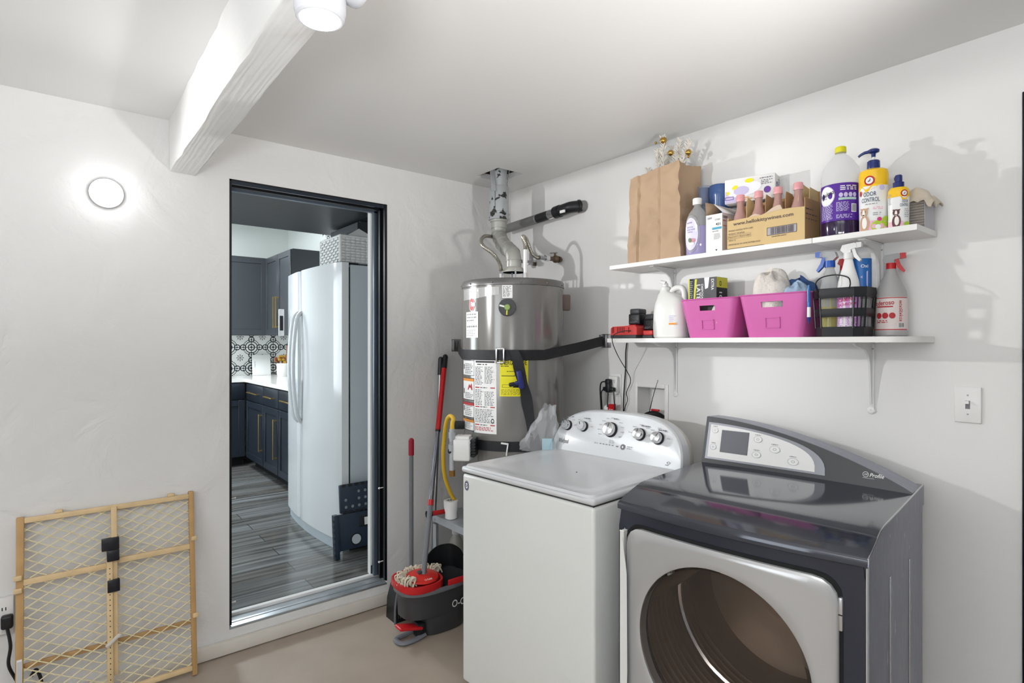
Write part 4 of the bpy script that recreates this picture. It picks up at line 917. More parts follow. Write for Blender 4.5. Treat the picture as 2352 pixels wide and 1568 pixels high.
# loose strap tail with the blue ratchet handle
pts = []
for (u_, z_, h_) in ((-0.030, 1.375, 0.010), (0.0, 1.372, 0.022), (0.016, 1.340, 0.024), (0.028, 1.279, 0.020), (0.042, 1.22, 0.020), (0.055, 1.175, 0.018), (0.066, 1.11, 0.014), (0.077, 1.05, 0.012), (0.092, 0.98, 0.012), (0.106, 0.90, 0.018), (0.112, 0.86, 0.02)):
    a = u_/HR; p = Vector((math.sin(a)*(HR+h_), -math.cos(a)*(HR+h_), z_)); pts.append(Matrix.Rotation(R(-38.75), 3, 'Z') @ p+Vector((HC[0], HC[1], 0)))
q = MB(); sm_ = smooth(pts, 5); rings = []
rt = Matrix.Rotation(R(-38.75), 3, 'Z')
for i, p in enumerate(sm_):
    tw = 0.5*math.sin(i*0.22); wv = Vector((math.cos(tw), -0.4*math.sin(tw), 0)); wv = rt @ wv; nv = Vector((wv.y, -wv.x, 0)); hw_ = 0.027*(0.75+0.25*math.cos(tw*1.5))
    rings.append([p+wv*hw_+nv*0.002, p-wv*hw_+nv*0.002, p-wv*hw_-nv*0.002, p+wv*hw_-nv*0.002])
q.loft(rings, mStrap); o = q.build('strap_tail'); tag(o, 'loose black strap end hanging down the front of the water heater', 'strap')
hk = thing('hook_clip', 'blue and black plastic hook clipped to the hanging strap', 'hook', (HC[0], HC[1], 0), R(-38.75))
a = 0.030/HR; X = T((math.sin(a)*(HR+0.032), -math.cos(a)*(HR+0.032), 1.235)) @ Rz(8) @ Ry(-10)
q = MB(); q.box(-0.013, 0.013, -0.012, 0.004, -0.045, 0.045, M('dark_blue_grip', (38, 44, 110), 0.3), X, r=0.009, seg=3); q.box(-0.030, 0.0, -0.010, 0.004, -0.022, -0.002, M('dark_blue_grip', (38, 44, 110), 0.3), X, r=0.007, seg=3); q.build('grip', hk)
q = MB(); q.box(-0.058, -0.026, -0.010, 0.004, -0.024, -0.004, mBlack, X, r=0.009, seg=3); q.build('hook', hk)

# flue and pipes above the heater
mFlue = M('painted_flue_steel', (176, 180, 182), 0.36, 0.35, bump=0.2, bscale=40); N, L, bs = nodes_of(mFlue)
tc = N.new('ShaderNodeTexCoord'); nz = N.new('ShaderNodeTexNoise'); nz.inputs['Scale'].default_value = 16; nz.inputs['Detail'].default_value = 8; rp = N.new('ShaderNodeMapRange'); rp.inputs[1].default_value = 0.60; rp.inputs[2].default_value = 0.62
mx = N.new('ShaderNodeMix'); mx.data_type = 'RGBA'; mx.inputs[6].default_value = rgb(178, 182, 184); mx.inputs[7].default_value = rgb(58, 58, 56)
L.new(tc.outputs['Object'], nz.inputs['Vector']); L.new(nz.outputs['Fac'], rp.inputs[0]); L.new(rp.outputs[0], mx.inputs[0]); L.new(mx.outputs[2], bs.inputs['Base Color'])
mFlueC = M('clean_flue_steel', (172, 172, 166), 0.42, 0.3, var=0.08, vscale=20); mHood = M('flue_hood_paint', (176, 176, 168), 0.5)
fu = thing('flue_pipe', 'grey metal flue pipe from the water heater up through the ceiling', 'flue', (0, 0, 0))
UX, UY = -0.305, -0.275
q = MB(); X = T((HC[0]+0.005, HC[1], 0)); q.lathe([(0.062, 1.775), (0.060, 1.782), (0.052, 1.795), (0.040, 1.804), (0.038, 1.812)], mHood, 36, X, cap=False); q.lathe([(0.060, 1.7755), (0.050, 1.792), (0.036, 1.803)], mBlack, 36, X, cap=False)
q.lathe([(0.045, 1.7245), (0.044, 1.735)], mBlack, 30, X)
for k in range(4): a = R(60+90*k); q.box(-0.004, 0.004, -0.0015, 0.0015, 1.724, 1.790, mGalv, X @ T((math.cos(a)*0.058, math.sin(a)*0.058, 0)) @ Rz(math.degrees(a)+90))
q.build('draft_hood', fu)
pth = [(HC[0]+0.005, HC[1], 1.805), (HC[0]+0.005, HC[1], 1.845), (-0.385, -0.490, 1.885), (-0.350, -0.385, 1.935), (-0.320, -0.310, 1.985), (UX, UY, 2.025), (UX, UY, 2.075)]
q = MB(); q.tube(pth, 0.040, mFlueC, 24, sm=5)
fr_ = frames(smooth(pth, 5))
for i in (4, 9, 13, 17, 21, 25): p, t_, a, c = fr_[i]; q.tube([p-t_*0.0025, p+t_*0.0025], [0.0425, 0.0425], mFlueC, 24)
q.build('elbow', fu)
q = MB(); X = T((UX, UY, 0)); q.lathe([(0.044, 2.055), (0.044, 2.088), (0.050, 2.090), (0.050, 2.105)], mFlueC, 30, X); q.lathe([(0.055, 2.100), (0.060, 2.102), (0.060, 2.112), (0.057, 2.116), (0.057, 2.128), (0.060, 2.131), (0.060, 2.140), (0.057, 2.143)], mFlue, 36, X)
q.build('collar', fu)
q = MB(); q.lathe([(0.0555, 2.140), (0.0555, 2.285), (0.054, 2.287)], mFlue, 40, X); q.lathe([(0.043, 2.285), (0.043, 2.34), (0.050, 2.40), (0.050, 2.80)], mFlue, 36, X); q.box(-0.0008, 0.0008, -0.0575, -0.054, 2.145, 2.28, mPrint, X @ Rz(-60)); q.build('double_wall_pipe', fu)
for (dx, dy, rz_, tl) in ((0.055, -0.01, 60, 6), (-0.058, -0.02, -20, -14)):
    q = MB(); q.box(-0.013, 0.013, -0.0015, 0.0015, -0.065, 0.085, mGalv, T((UX+dx, UY+dy, 2.315)) @ Rz(rz_) @ Rx(tl)); q.build('hanger_strap', fu)
# corrugated water lines
mFlex = M('corrugated_steel', (176, 172, 162), 0.28, 0.9)
def flex(name, label, pts, r=0.0105):
    t = thing(name, label, 'water pipe'); P = smooth(pts, 14); rs = [r*(1.0 if i % 2 else 0.80) for i in range(len(P))]
    q = MB(); q.tube(P, rs, mFlex, 12); q.build('corrugated_tube', t); return t
def dpt(px, py, dep): # noqa  (distances measured off the photograph once, here as plain numbers)
    u = (px-1176)/1303; v = (786.5-py)/1303; return (-2.256+dep*(0.62592+u*0.77988), -2.824+dep*(0.77988-u*0.62592), 1.41+dep*v)
t = flex('flexible_water_line', 'corrugated steel water line looping left of the flue', [dpt(1151, 622, 2.93), dpt(1150, 612, 2.93), dpt(1144, 597, 2.93), dpt(1130, 580, 2.94), dpt(1112, 567, 2.97), dpt(1105, 555, 3.03), dpt(1109, 545, 3.10), dpt(1120, 542, 3.17), dpt(1138, 548, 3.24), dpt(1165, 575, 3.28), dpt(1192, 598, 3.27), dpt(1200, 600, 3.27)])
q = MB(); p = dpt(1151, 636, 2.93); q.cyl((p[0], p[1], 1.723), (p[0], p[1], 1.765), 0.011, mChrome, n=6); q.build('nut', t)
t = flex('flexible_water_line', 'corrugated steel water line looping right of the flue to the brass valve', [dpt(1207, 574, 2.90), dpt(1206, 560, 2.91), dpt(1202, 547, 2.93), dpt(1202, 543, 2.96), dpt(1208, 548, 3.00), dpt(1214, 562, 3.04), dpt(1222, 582, 3.08), dpt(1233, 591, 3.10), dpt(1238, 591, 3.11)])
p = dpt(1207, 600, 2.90); q = MB(); q.cyl((p[0], p[1], 1.723), (p[0], p[1], 1.765), 0.015, mChrome, n=6); q.cyl((p[0], p[1], 1.765), (p[0], p[1], 1.885), 0.0105, mWhite, n=14); q.build('nipple', t)
t = thing('shutoff_valve', 'tarnished brass shutoff valve on the right wall beside the flue', 'valve'); a, c = Vector(dpt(1238, 591, 3.11)), Vector((-0.0005, -0.462, 1.885))
mTar = M('tarnished_brass', (112, 96, 78), 0.5, 0.6, var=0.3, vscale=80)
q = MB(); q.cyl(a, a.lerp(c, 0.28), 0.012, mSteel, n=12); q.cyl(a.lerp(c, 0.26), a.lerp(c, 0.42), 0.0165, mChrome, n=6); q.cyl(a.lerp(c, 0.42), a.lerp(c, 0.99), 0.0125, mTar); q.sph(a.lerp(c, 0.75), 0.022, mTar, 12); q.cyl(a.lerp(c, 0.86), a.lerp(c, 0.93), 0.019, mTar, n=8); q.build('body', t)
q = MB(); m_ = a.lerp(c, 0.72); q.cyl(m_, m_+Vector((0, 0, 0.035)), 0.006, mTar); q.box(-0.03, 0.012, -0.006, 0.006, 0.033, 0.038, mSteel, T(m_) @ Rz(-70)); q.build('lever', t)
t = thing('shutoff_valve', 'small shutoff valve on the right wall half hidden behind the flue hood', 'valve'); q = MB(); q.cyl((-0.0005, -0.23, 1.885), (-0.05, -0.26, 1.885), 0.012, mTar); q.cyl((-0.0005, -0.23, 1.885), (-0.006, -0.23, 1.885), 0.026, mChrome); q.cyl((-0.05, -0.26, 1.885), (-0.11, -0.285, 1.878), 0.014, mSteel, n=8)
q.build('body', t); q = MB(); q.box(-0.055, -0.035, -0.262, -0.245, 1.895, 1.945, mSteel, r=0.003); q.build('lever', t)
# drain vent pipe along the right wall
mIron = M('black_iron_pipe', (44, 45, 47), 0.42, 0.4, var=0.5, vscale=8); mGP = M('grey_painted_pipe', (122, 122, 120), 0.45)
t = thing('wall_pipe', 'dark iron pipe running from behind the flue to an elbow in the right wall', 'pipe')
q = MB(); q.cyl((-0.070, -0.02, 2.118), (-0.070, -0.34, 2.132), 0.026, mGP); q.cyl((-0.070, -0.34, 2.132), (-0.070, -0.44, 2.137), 0.0262, mIron); q.build('pipe', t)
q = MB(); q.cyl((-0.070, -0.44, 2.137), (-0.070, -0.495, 2.140), 0.0275, mChrome); q.build('coupling', t)
q = MB(); q.tube([(-0.070, -0.490, 2.140), (-0.070, -0.53, 2.143)], 0.034, mBlack, 22); q.tube([(-0.070, -0.53, 2.143), (-0.070, -0.575, 2.146), (-0.066, -0.605, 2.149), (-0.045, -0.630, 2.152), (-0.020, -0.640, 2.155)], 0.031, mBlack, 22, sm=5); q.tube([(-0.036, -0.634, 2.154), (-0.026, -0.640, 2.155)], 0.035, mBlack, 22); q.tube([(-0.028, -0.640, 2.155), (-0.0005, -0.648, 2.157)], 0.030, mGP, 22)
q.box(-0.108, -0.100, -0.60, -0.565, 2.118, 2.132, mPaper); q.build('elbow', t)
# yellow gas line and drip leg
mYH = M('yellow_coated_hose', (218, 178, 48), 0.4)
t = thing('gas_line', 'yellow flexible gas line beside the water heater valve', 'gas line')
q = MB(); P = smooth([dpt(1038, 988, 2.70), dpt(1039, 972, 2.70), dpt(1041, 961, 2.71), dpt(1034, 955, 2.74), dpt(1026, 966, 2.77), dpt(1021, 1000, 2.82), dpt(1018, 1050, 2.86), dpt(1022, 1095, 2.90), dpt(1034, 1130, 2.93), dpt(1045, 1150, 2.95)], 10)
q.tube(P, [0.0105*(1.0 if i % 2 else 0.90) for i in range(len(P))], mYH, 12); q.build('hose', t)
p = Vector(dpt(1038, 1040, 2.70)); q = MB(); q.cyl((p[0], p[1], 0.80), (p[0], p[1], 1.00), 0.0115, mGalv); q.cyl((p[0], p[1], 0.955), (p[0], p[1], 0.985), 0.016, mGalv, n=8); q.cyl((p[0], p[1], 0.895), (p[0], p[1], 0.925), 0.0165, mGalv, n=8); q.cyl((p[0], p[1], 0.915), (-0.63, -0.56, 0.915), 0.010, mGalv); q.build('drip_leg', t)
q = MB(); q.cyl((p[0], p[1], 0.775), (p[0], p[1], 0.803), 0.015, mBrass, n=8); q.build('cap', t)
q = MB()                                             # thin clear plastic bag slumped behind the washer
rn = random.Random(12); mBag = M('clear_bag_film', (240, 242, 244), 0.18, trans=0.6, ior=1.03, alpha=0.55, bump=0.9, bscale=22)
def bagf(u, v):
    a = u*2*PI; w_ = (0.082*(1-v**1.3*0.62)); n_ = mnoise.noise(Vector((math.cos(a)*2.6, math.sin(a)*2.6, v*4)))*0.030
    return (math.cos(a)*(w_+n_)+0.055*v, math.sin(a)*(0.040*(1-0.6*v)+n_*0.5), v*0.20*(1+0.35*mnoise.noise(Vector((math.cos(a)*1.3, math.sin(a)*1.3, 5)))))
q.grid(bagf, 40, 14, mBag); o = q.build('plastic_bag', loc=(-0.495, -0.818, 0.905), rotz=R(-38.75)); tag(o, 'clear crumpled plastic bag between the water heater and the washer', 'bag')
q = MB(); q.box(-0.022, 0.026, -0.002, 0.002, 0, 0.055, M('light_blue_card', (170, 214, 228), 0.5)); o = q.build('blue_card', loc=(-0.462, -0.850, 0.905), rotz=R(-38.75)); tag(o, 'light blue card inside the clear bag', 'card')
# things standing on and under the heater stand
t = thing('white_cup', 'white flared plastic cup on the corner of the heater stand', 'cup', (-0.663, -0.335, 0.5005))
q = MB(); q.lathe([(0.026, 0.0), (0.030, 0.003), (0.029, 0.03), (0.036, 0.062), (0.0365, 0.092), (0.033, 0.094)], mWhite, 28, pw=0.85); q.build('body', t)
q = MB(); Dc = Decal(q, lambda u, v, h: (u, v, 0.0945+h)); q.lathe([(0.032, 0.0942), (0.0005, 0.0945)], mWhite, 28, pw=0.85); Dc.lines(-0.022, -0.018, 0.022, 0.018, 4, mPrint, seed=4, fill=0.6); q.build('lid', t)
t = thing('flashlight', 'red and black flashlight lying on the heater stand behind the white cup', 'flashlight', (-0.676, -0.262, 0.519), R(-6))
q = MB(); q.cyl((-0.085, 0, 0), (-0.055, 0, 0), 0.0175, mBlack, 0.015); q.cyl((-0.055, 0, 0), (0.02, 0, 0), 0.0125, mRed, n=16); q.cyl((0.02, 0, 0), (0.06, 0, 0), 0.014, mBlack); q.build('barrel', t)
t = thing('plastic_jug', 'translucent white jug on the floor under the heater stand', 'jug', (-0.545, -0.200, 0)); mJug = M('translucent_jug', (214, 212, 204), 0.3, trans=0.35)
q = MB(); q.lathe([(0.050, 0.0), (0.056, 0.01), (0.056, 0.22), (0.050, 0.28), (0.030, 0.335), (0.020, 0.350), (0.020, 0.365)], mJug, 28); q.build('body', t)
q = MB(); q.lathe([(0.023, 0.362), (0.023, 0.392), (0.020, 0.395)], mWhite, 24); q.build('cap', t)

# ------------------------------------------------------------------ mop, bucket, poles
mBk = M('bucket_charcoal', (60, 60, 62), 0.38); mBkK = M('bucket_black_inside', (22, 23, 26), 0.45)
bu = thing('mop_bucket', 'charcoal mop bucket with a red wringer and foot pedal at the washer corner', 'bucket', (-0.795, -0.378, 0))
def bring(x0, x1, hw_, z, n=9):
    P = []; cx_ = (x0+x1)/2; hx = (x1-x0)/2
    for k in range(40):
        a = 2*PI*k/40; ca, sa = math.cos(a), math.sin(a); P.append((cx_+math.copysign(abs(ca)**0.72, ca)*hx, math.copysign(abs(sa)**0.72, sa)*hw_, z))
    return P
q = MB(); q.loft([bring(-0.095, 0.155, 0.088, 0.004), bring(-0.100, 0.160, 0.092, 0.012), bring(-0.105, 0.165, 0.098, 0.096), bring(-0.112, 0.166, 0.099, 0.108), bring(-0.160, 0.168, 0.101, 0.125), bring(-0.172, 0.170, 0.103, 0.145), bring(-0.180, 0.175, 0.107, 0.185), bring(-0.190, 0.180, 0.112, 0.232), bring(-0.184, 0.176, 0.107, 0.234), bring(-0.178, 0.17, 0.102, 0.10)], mBk, None, True, True)
Dc = Decal(q, lambda u, v, h: (u, -0.1005-(v-0.1)*0.055-h, v)); Dc.text('O-Cedar', 0.118, 0.132, 0.050, mWhite, 0.002, width=0.150, bold=True)
q.build('tub', bu)
q = MB(); q.loft([bring(-0.196, 0.184, 0.116, 0.214), bring(-0.199, 0.187, 0.119, 0.218), bring(-0.199, 0.187, 0.119, 0.236), bring(-0.190, 0.18, 0.112, 0.237)], mGrey, None, False, False); q.build('rim_band', bu)
q = MB(); q.loft([bring(-0.200, 0.02, 0.119, 0.234), bring(-0.204, 0.022, 0.122, 0.240), bring(-0.202, 0.02, 0.120, 0.268), bring(-0.194, 0.012, 0.112, 0.268), bring(-0.188, 0.006, 0.106, 0.247)], mRed, None, False, True)
q.box(0.015, 0.17, -0.119, -0.108, 0.234, 0.262, mRed, r=0.004); q.build('wringer', bu)
q = MB(); P0 = smooth([(-0.01, 0.108, 0.262), (0.02, 0.110, 0.300), (0.05, 0.112, 0.330), (0.09, 0.112, 0.348), (0.13, 0.105, 0.352), (0.165, 0.085, 0.350), (0.183, 0.04, 0.335), (0.186, 0.0, 0.305), (0.183, -0.05, 0.262)], 5)
q.loft([[(p.x, p.y, 0.232), (p.x, p.y, p.z), (p.x*0.96, p.y*0.94, p.z), (p.x*0.96, p.y*0.94, 0.232)] for p in P0], mBkK); q.build('splash_guard', bu)
q = MB()
q.tube([(-0.09, -0.075, 0.02), (-0.15, -0.080, 0.012), (-0.205, -0.072, 0.010), (-0.218, -0.03, 0.010), (-0.200, -0.01, 0.010), (-0.14, -0.01, 0.014), (-0.09, -0.015, 0.02)], 0.011, mGrey, 8, sm=4, flat=(0.9, 1.2)); q.box(-0.125, -0.085, -0.08, -0.01, 0.004, 0.075, mBkK, r=0.01); q.build('pedal_base', bu)
q = MB(); q.box(-0.062, 0.062, -0.03, 0.03, -0.007, 0.008, mRed, T((-0.165, -0.055, 0.068)) @ Ry(14), r=0.006, seg=3); q.build('pedal', bu)
mp_ = thing('string_mop', 'spin mop with red grip standing in the bucket and leaning on the wall', 'mop', (0, 0, 0))
A, B_ = Vector((-0.872, -0.415, 0.288)), Vector((-0.505, -0.030, 1.345)); at = lambda z: A.lerp(B_, (z-A.z)/(B_.z-A.z))
q = MB(); q.cyl(A, at(0.59), 0.0125, mGrey); q.cyl(at(0.59), at(0.93), 0.0110, M('anodised_grey', (120, 122, 130), 0.25, 0.7)); q.build('pole', mp_)
q = MB(); q.cyl(at(0.58), at(0.605), 0.0145, mRed); q.build('lock_ring', mp_)
q = MB(); q.cyl(at(0.93), at(0.94), 0.0145, mBlack); q.cyl(at(0.935), at(1.262), 0.0145, mRed, 0.0145); q.build('grip', mp_)
q = MB(); q.cyl(at(1.262), at(1.325), 0.0155, mBlack); q.sph(at(1.325), 0.0155, mBlack, 14, sc=(1, 1, 1.2)); q.build('end_cap', mp_)
q = MB(); X = T((-0.875, -0.405, 0.272)) @ Rx(4); q.lathe([(0.070, 0.0), (0.080, 0.003), (0.078, 0.010), (0.045, 0.020), (0.0005, 0.024)], M('mop_head_red', (206, 42, 34), 0.3), 40, X); q.box(-0.022, 0.022, -0.010, 0.014, 0.016, 0.034, mDkGrey, X, r=0.004)
Dc = Decal(q, lambda u, v, h: X @ Vector((u, -0.062+v*0.9, 0.0145+h+v*0.25))); Dc.text('O-Cedar', 0.0, 0.0, 0.016, mWhite, 0.0015, width=0.04, bold=True); q.build('mop_head', mp_)
q = MB(); rn = random.Random(8); mY = M('mop_yarn', (214, 204, 184), 0.85, bump=0.5, bscale=120)
for k in range(110):
    a = rn.uniform(10, 175) if k % 5 else rn.uniform(175, 230); a = R(a); r0 = rn.uniform(0.066, 0.080); r1 = rn.uniform(0.095, 0.125)
    c_, s_ = math.cos(a), math.sin(a)*0.80
    j = lambda m: rn.uniform(-m, m)
    q.tube([(-0.875+c_*r0, -0.395+s_*r0, 0.268), (-0.875+c_*(r0+r1)/2+j(.012), -0.395+s_*(r0+r1)/2+j(.01), 0.296+j(.008)), (-0.875+c_*r1+j(.012), -0.395+s_*r1*0.85+j(.01), 0.286+j(.01)), (-0.875+c_*r1*0.95+j(.015), -0.395+s_*r1*0.8+j(.01), 0.258)], 0.0036, mY, 7, sm=5)
o = q.build('yarn', mp_); o['kind'] = 'stuff'
t = thing('dust_broom', 'broom with silver pole and black tip leaning beside the red mop grip', 'broom'); A2, B2 = Vector((-0.650, -0.115, 0.05)), Vector((-0.537, -0.030, 1.33)); at2 = lambda z: A2.lerp(B2, (z-A2.z)/(B2.z-A2.z))
q = MB(); q.cyl(A2, at2(1.235), 0.0105, mSteel); q.build('pole', t); q = MB(); q.cyl(at2(1.225), at2(1.315), 0.0145, mBlack); q.sph(at2(1.315), 0.0145, mBlack, 12); q.build('end_cap', t)
q = MB(); q.box(-0.09, 0.09, -0.02, 0.02, 0.0, 0.09, mBlack, T((-0.650, -0.115, 0)), r=0.01); q.build('broom_head', t)
t = thing('upright_dustpan', 'black dustpan with a tall grey pole and dark red tip behind the bucket', 'dustpan', (-0.818, -0.195, 0))
q = MB(); q.cyl((0, 0, 0.14), (0.0, 0.0, 0.84), 0.0115, mGrey); q.build('pole', t); q = MB(); q.cyl((0, 0, 0.825), (0, 0, 0.900), 0.0145, M('crimson_grip', (150, 18, 44), 0.4)); q.sph((0, 0, 0.900), 0.0145, M('crimson_grip', (150, 18, 44), 0.4), 12); q.build('end_cap', t)
q = MB(); q.prism([(-0.115, 0.0), (0.02, 0.0), (0.02, 0.20), (-0.03, 0.205), (-0.090, 0.17), (-0.110, 0.10)], -0.045, 0.055, mBkK, 'y')
q.tube([(-0.116, -0.047, 0.0), (-0.114, -0.047, 0.09), (-0.095, -0.047, 0.165), (-0.035, -0.047, 0.205)], 0.006, mGrey, 8, sm=4)
for k in range(7): q.box(-0.10+k*0.013, -0.096+k*0.013, -0.049, -0.044, 0.02, 0.10+k*0.012, mDkGrey, r=0.001)
q.build('pan', t)

# ------------------------------------------------------------------ wooden pressure gate leaning on the wall
mWood = M('pine_wood', (222, 194, 148), 0.5, bump=0.2, bscale=60, var=0.12, vscale=14); mWoodE = M('pine_wood_weathered', (190, 152, 100), 0.55, bump=0.2, bscale=60, var=0.15, vscale=14); mNet = M('cream_plastic_mesh', (226, 214, 176), 0.45); mTape = M('black_tape', (24, 23, 30), 0.35, bump=0.5, bscale=40)
ga = thing('wooden_gate', 'wooden expanding safety gate with cream mesh leaning on the back wall', 'gate', (-2.082, -0.105, 0.004)); ga.rotation_euler = (R(-7.0), 0, 0)
GX0, GX1, GT = -0.292, 0.292, 0.757
def slat(name, x0, x1, z0, z1, y0=-0.011, y1=0.007, m=mWood, r=0.0025):
    q = MB(); q.box(x0, x1, y0, y1, z0, z1, m, r=r); return q.build(name, ga)
slat('post', GX0, GX0+0.023, 0.0, GT, -0.012, 0.012, mWoodE); slat('post', GX1-0.019, GX1, 0.0, GT+0.006, -0.012, 0.012, mWoodE)
slat('rail', GX0+0.023, GX1-0.019, GT-0.024, GT-0.004); slat('rail', GX0+0.020, 0.0, 0.508, 0.530); slat('rail', 0.012, GX1-0.019, 0.520, 0.542)
slat('rail', -0.10, GX1-0.019, 0.020, 0.040); slat('rail', GX0+0.02, 0.0, 0.020, 0.040); slat('rail', GX0+0.023, GX1-0.019, 0.205, 0.225, 0.007, 0.018, mWoodE)
slat('slat', -0.004, 0.016, 0.10, GT-0.010, -0.020, -0.011); slat('slat', -0.020, 0.000, 0.0, 0.545, -0.029, -0.011)
q = MB()
for k in range(24): q.sph((-0.010, -0.0295, 0.05+k*0.020), 0.0022, mPrint, 6, sc=(1, 0.4, 1))
q.build('adjustment_holes', ga)['kind'] = 'stuff'
def clip(x0, x1, z0, z1, c, d):       # line z = d*x + c clipped to rectangle
    pts = []
    for x_ in (x0, x1):
        z_ = d*x_+c
        if z0 <= z_ <= z1: pts.append((x_, z_))
    for z_ in (z0, z1):
        x_ = (z_-c)/d
        if x0 < x_ < x1: pts.append((x_, z_))
    return pts[:2] if len(pts) >= 2 else None
def netting(x0, x1, z0, z1, y, off=0.0):
    q = MB()
    for d in (0.56, -0.56):
        c = z0-1.0
        while c < z1+1.0:
            s_ = clip(x0, x1, z0, z1, c+off, d)
            if s_: q.tube([(s_[0][0], y, s_[0][1]), (s_[1][0], y, s_[1][1])], 0.0023, mNet, 5)
            c += 0.0365
    q.build('mesh_panel', ga)
netting(GX0+0.023, -0.004, 0.530, GT-0.024, -0.004, 0.01); netting(0.014, GX1-0.019, 0.542, GT-0.024, 0.002, 0.005); netting(GX0+0.023, -0.018, 0.040, 0.508, -0.006, 0.0); netting(0.010, GX1-0.019, 0.040, 0.520, 0.001, 0.017)
for (x_, z_) in ((-0.17, GT-0.004), (0.205, GT-0.004)): slat('peg', x_-0.010, x_+0.014, z_, z_+0.012, -0.010, 0.010)
for z_ in (0.530, 0.485, 0.09): slat('peg', GX0-0.006, GX0+0.018, z_, z_+0.018, -0.022, -0.012, mWood)
for z_ in (0.555, 0.235): slat('peg', GX1-0.014, GX1+0.008, z_, z_+0.018, -0.022, -0.012, mWood)
for (x0, x1, z0, z1) in ((-0.036, 0.022, 0.580, 0.628), (-0.019, 0.022, 0.537, 0.580), (-0.018, 0.023, 0.418, 0.466)):
    q = MB(); q.box(x0, x1, -0.034, -0.0095, z0, z1, mTape, r=0.003); q.build('tape', ga)
q = MB(); q.box(-0.03, 0.03, -0.036, -0.028, -0.007, 0.007, M('clear_grey_latch', (206, 200, 190), 0.3), T((0.0, 0, 0.235)) @ Ry(-38), r=0.004); q.build('latch', ga)
q = MB(); Dc = Decal(q, flat(-0.0125)); Dc.rect(GX0+0.004, 0.125, GX0+0.019, 0.250, mPaper); Dc.rect(GX0+0.004, 0.082, GX0+0.019, 0.125, M('orange_label', (224, 92, 44), 0.5)); Dc.text('WARNING', GX0+0.0115, 0.103, 0.011, mPaper, 0.0012, width=0.036, rot=R(90), bold=True)
for k in range(4): Dc.rect(GX0+0.006+k*0.0032, 0.132, GX0+0.0075+k*0.0032, 0.243, mPrintL, 0.0012)
q.build('warning_label', ga)

# ------------------------------------------------------------------ wall shelves and brackets
UZ, LZ = 1.775, 1.4295
for (y0, y1, lb) in ((-1.934, -1.005, 'long white upper shelf board carrying the paper bag and the wine carton'), (-2.245, -1.936, 'short white upper shelf board carrying the purple cleaner bottle')):
    q = MB(); q.box(-0.200, -0.0015, y0, y1, UZ-0.019, UZ, mShelf, r=0.0015); o = q.build('shelf_board'); tag(o, lb, 'shelf', 'upper wall shelf boards'); del o['group']
q = MB(); P = [(-0.0015, -0.99), (-0.200, -0.99), (-0.200, -2.10)]
for k in range(9): a = R(180+90*k/8); P.append((-0.110+math.cos(a)*0.09, -2.150+math.sin(a)*0.085))
P += [(-0.0015, -2.238)]
q.prism(P, LZ-0.019, LZ, mShelf); o = q.build('shelf_board'); tag(o, 'white lower shelf board under the pink baskets', 'shelf')
mBrk = M('white_shelf_bracket', (230, 230, 228), 0.35)
def bracket(y, zt, label, L_=0.240, d=0.17):
    t = thing('shelf_bracket', label, 'bracket', (0, y, zt), R(-90), 'white pressed steel shelf brackets')
    q = MB(); q.box(-0.011, 0.011, -0.004, -0.001, -L_, -0.0005, mBrk, r=0.001); q.sph((0, -0.0025, -L_), 0.014, mBrk, 14, sc=(1, 0.25, 1)); q.box(-0.011, 0.011, -d, -0.001, -0.004, -0.0005, mBrk, r=0.001); q.build('plate', t)
    q = MB(); P = [(-0.004, -0.004), (-d+0.01, -0.004), (-d+0.03, -0.012), (-0.060, -0.026), (-0.034, -0.045), (-0.022, -0.075), (-0.010, -L_+0.03), (-0.004, -L_+0.02)]
    q.prism(P, -0.0035, 0.0035, mBrk, 'x'); q.build('web', t)
    for zz in (-0.022, -L_+0.001): q = MB(); q.sph((0.006 if zz > -0.1 else 0, -0.0045, zz), 0.0035, mSteel, 8, sc=(1, 0.5, 1)); q.build('screw', t)
    del t['group']
bracket(-1.235, LZ-0.0195, 'white shelf bracket under the lower shelf near the water heater'); bracket(-2.052, LZ-0.0195, 'white shelf bracket under the lower shelf below the black basket')
bracket(-1.226, UZ-0.0195, 'white shelf bracket under the upper shelf behind the detergent jug'); bracket(-2.080, UZ-0.0195, 'white shelf bracket under the upper shelf behind the red spray bottle')

def item(name, label, cat, y, x, z, rz=0.0, group=None): return thing(name, label, cat, (x, y, z+0.0004), R(-90+rz), group)
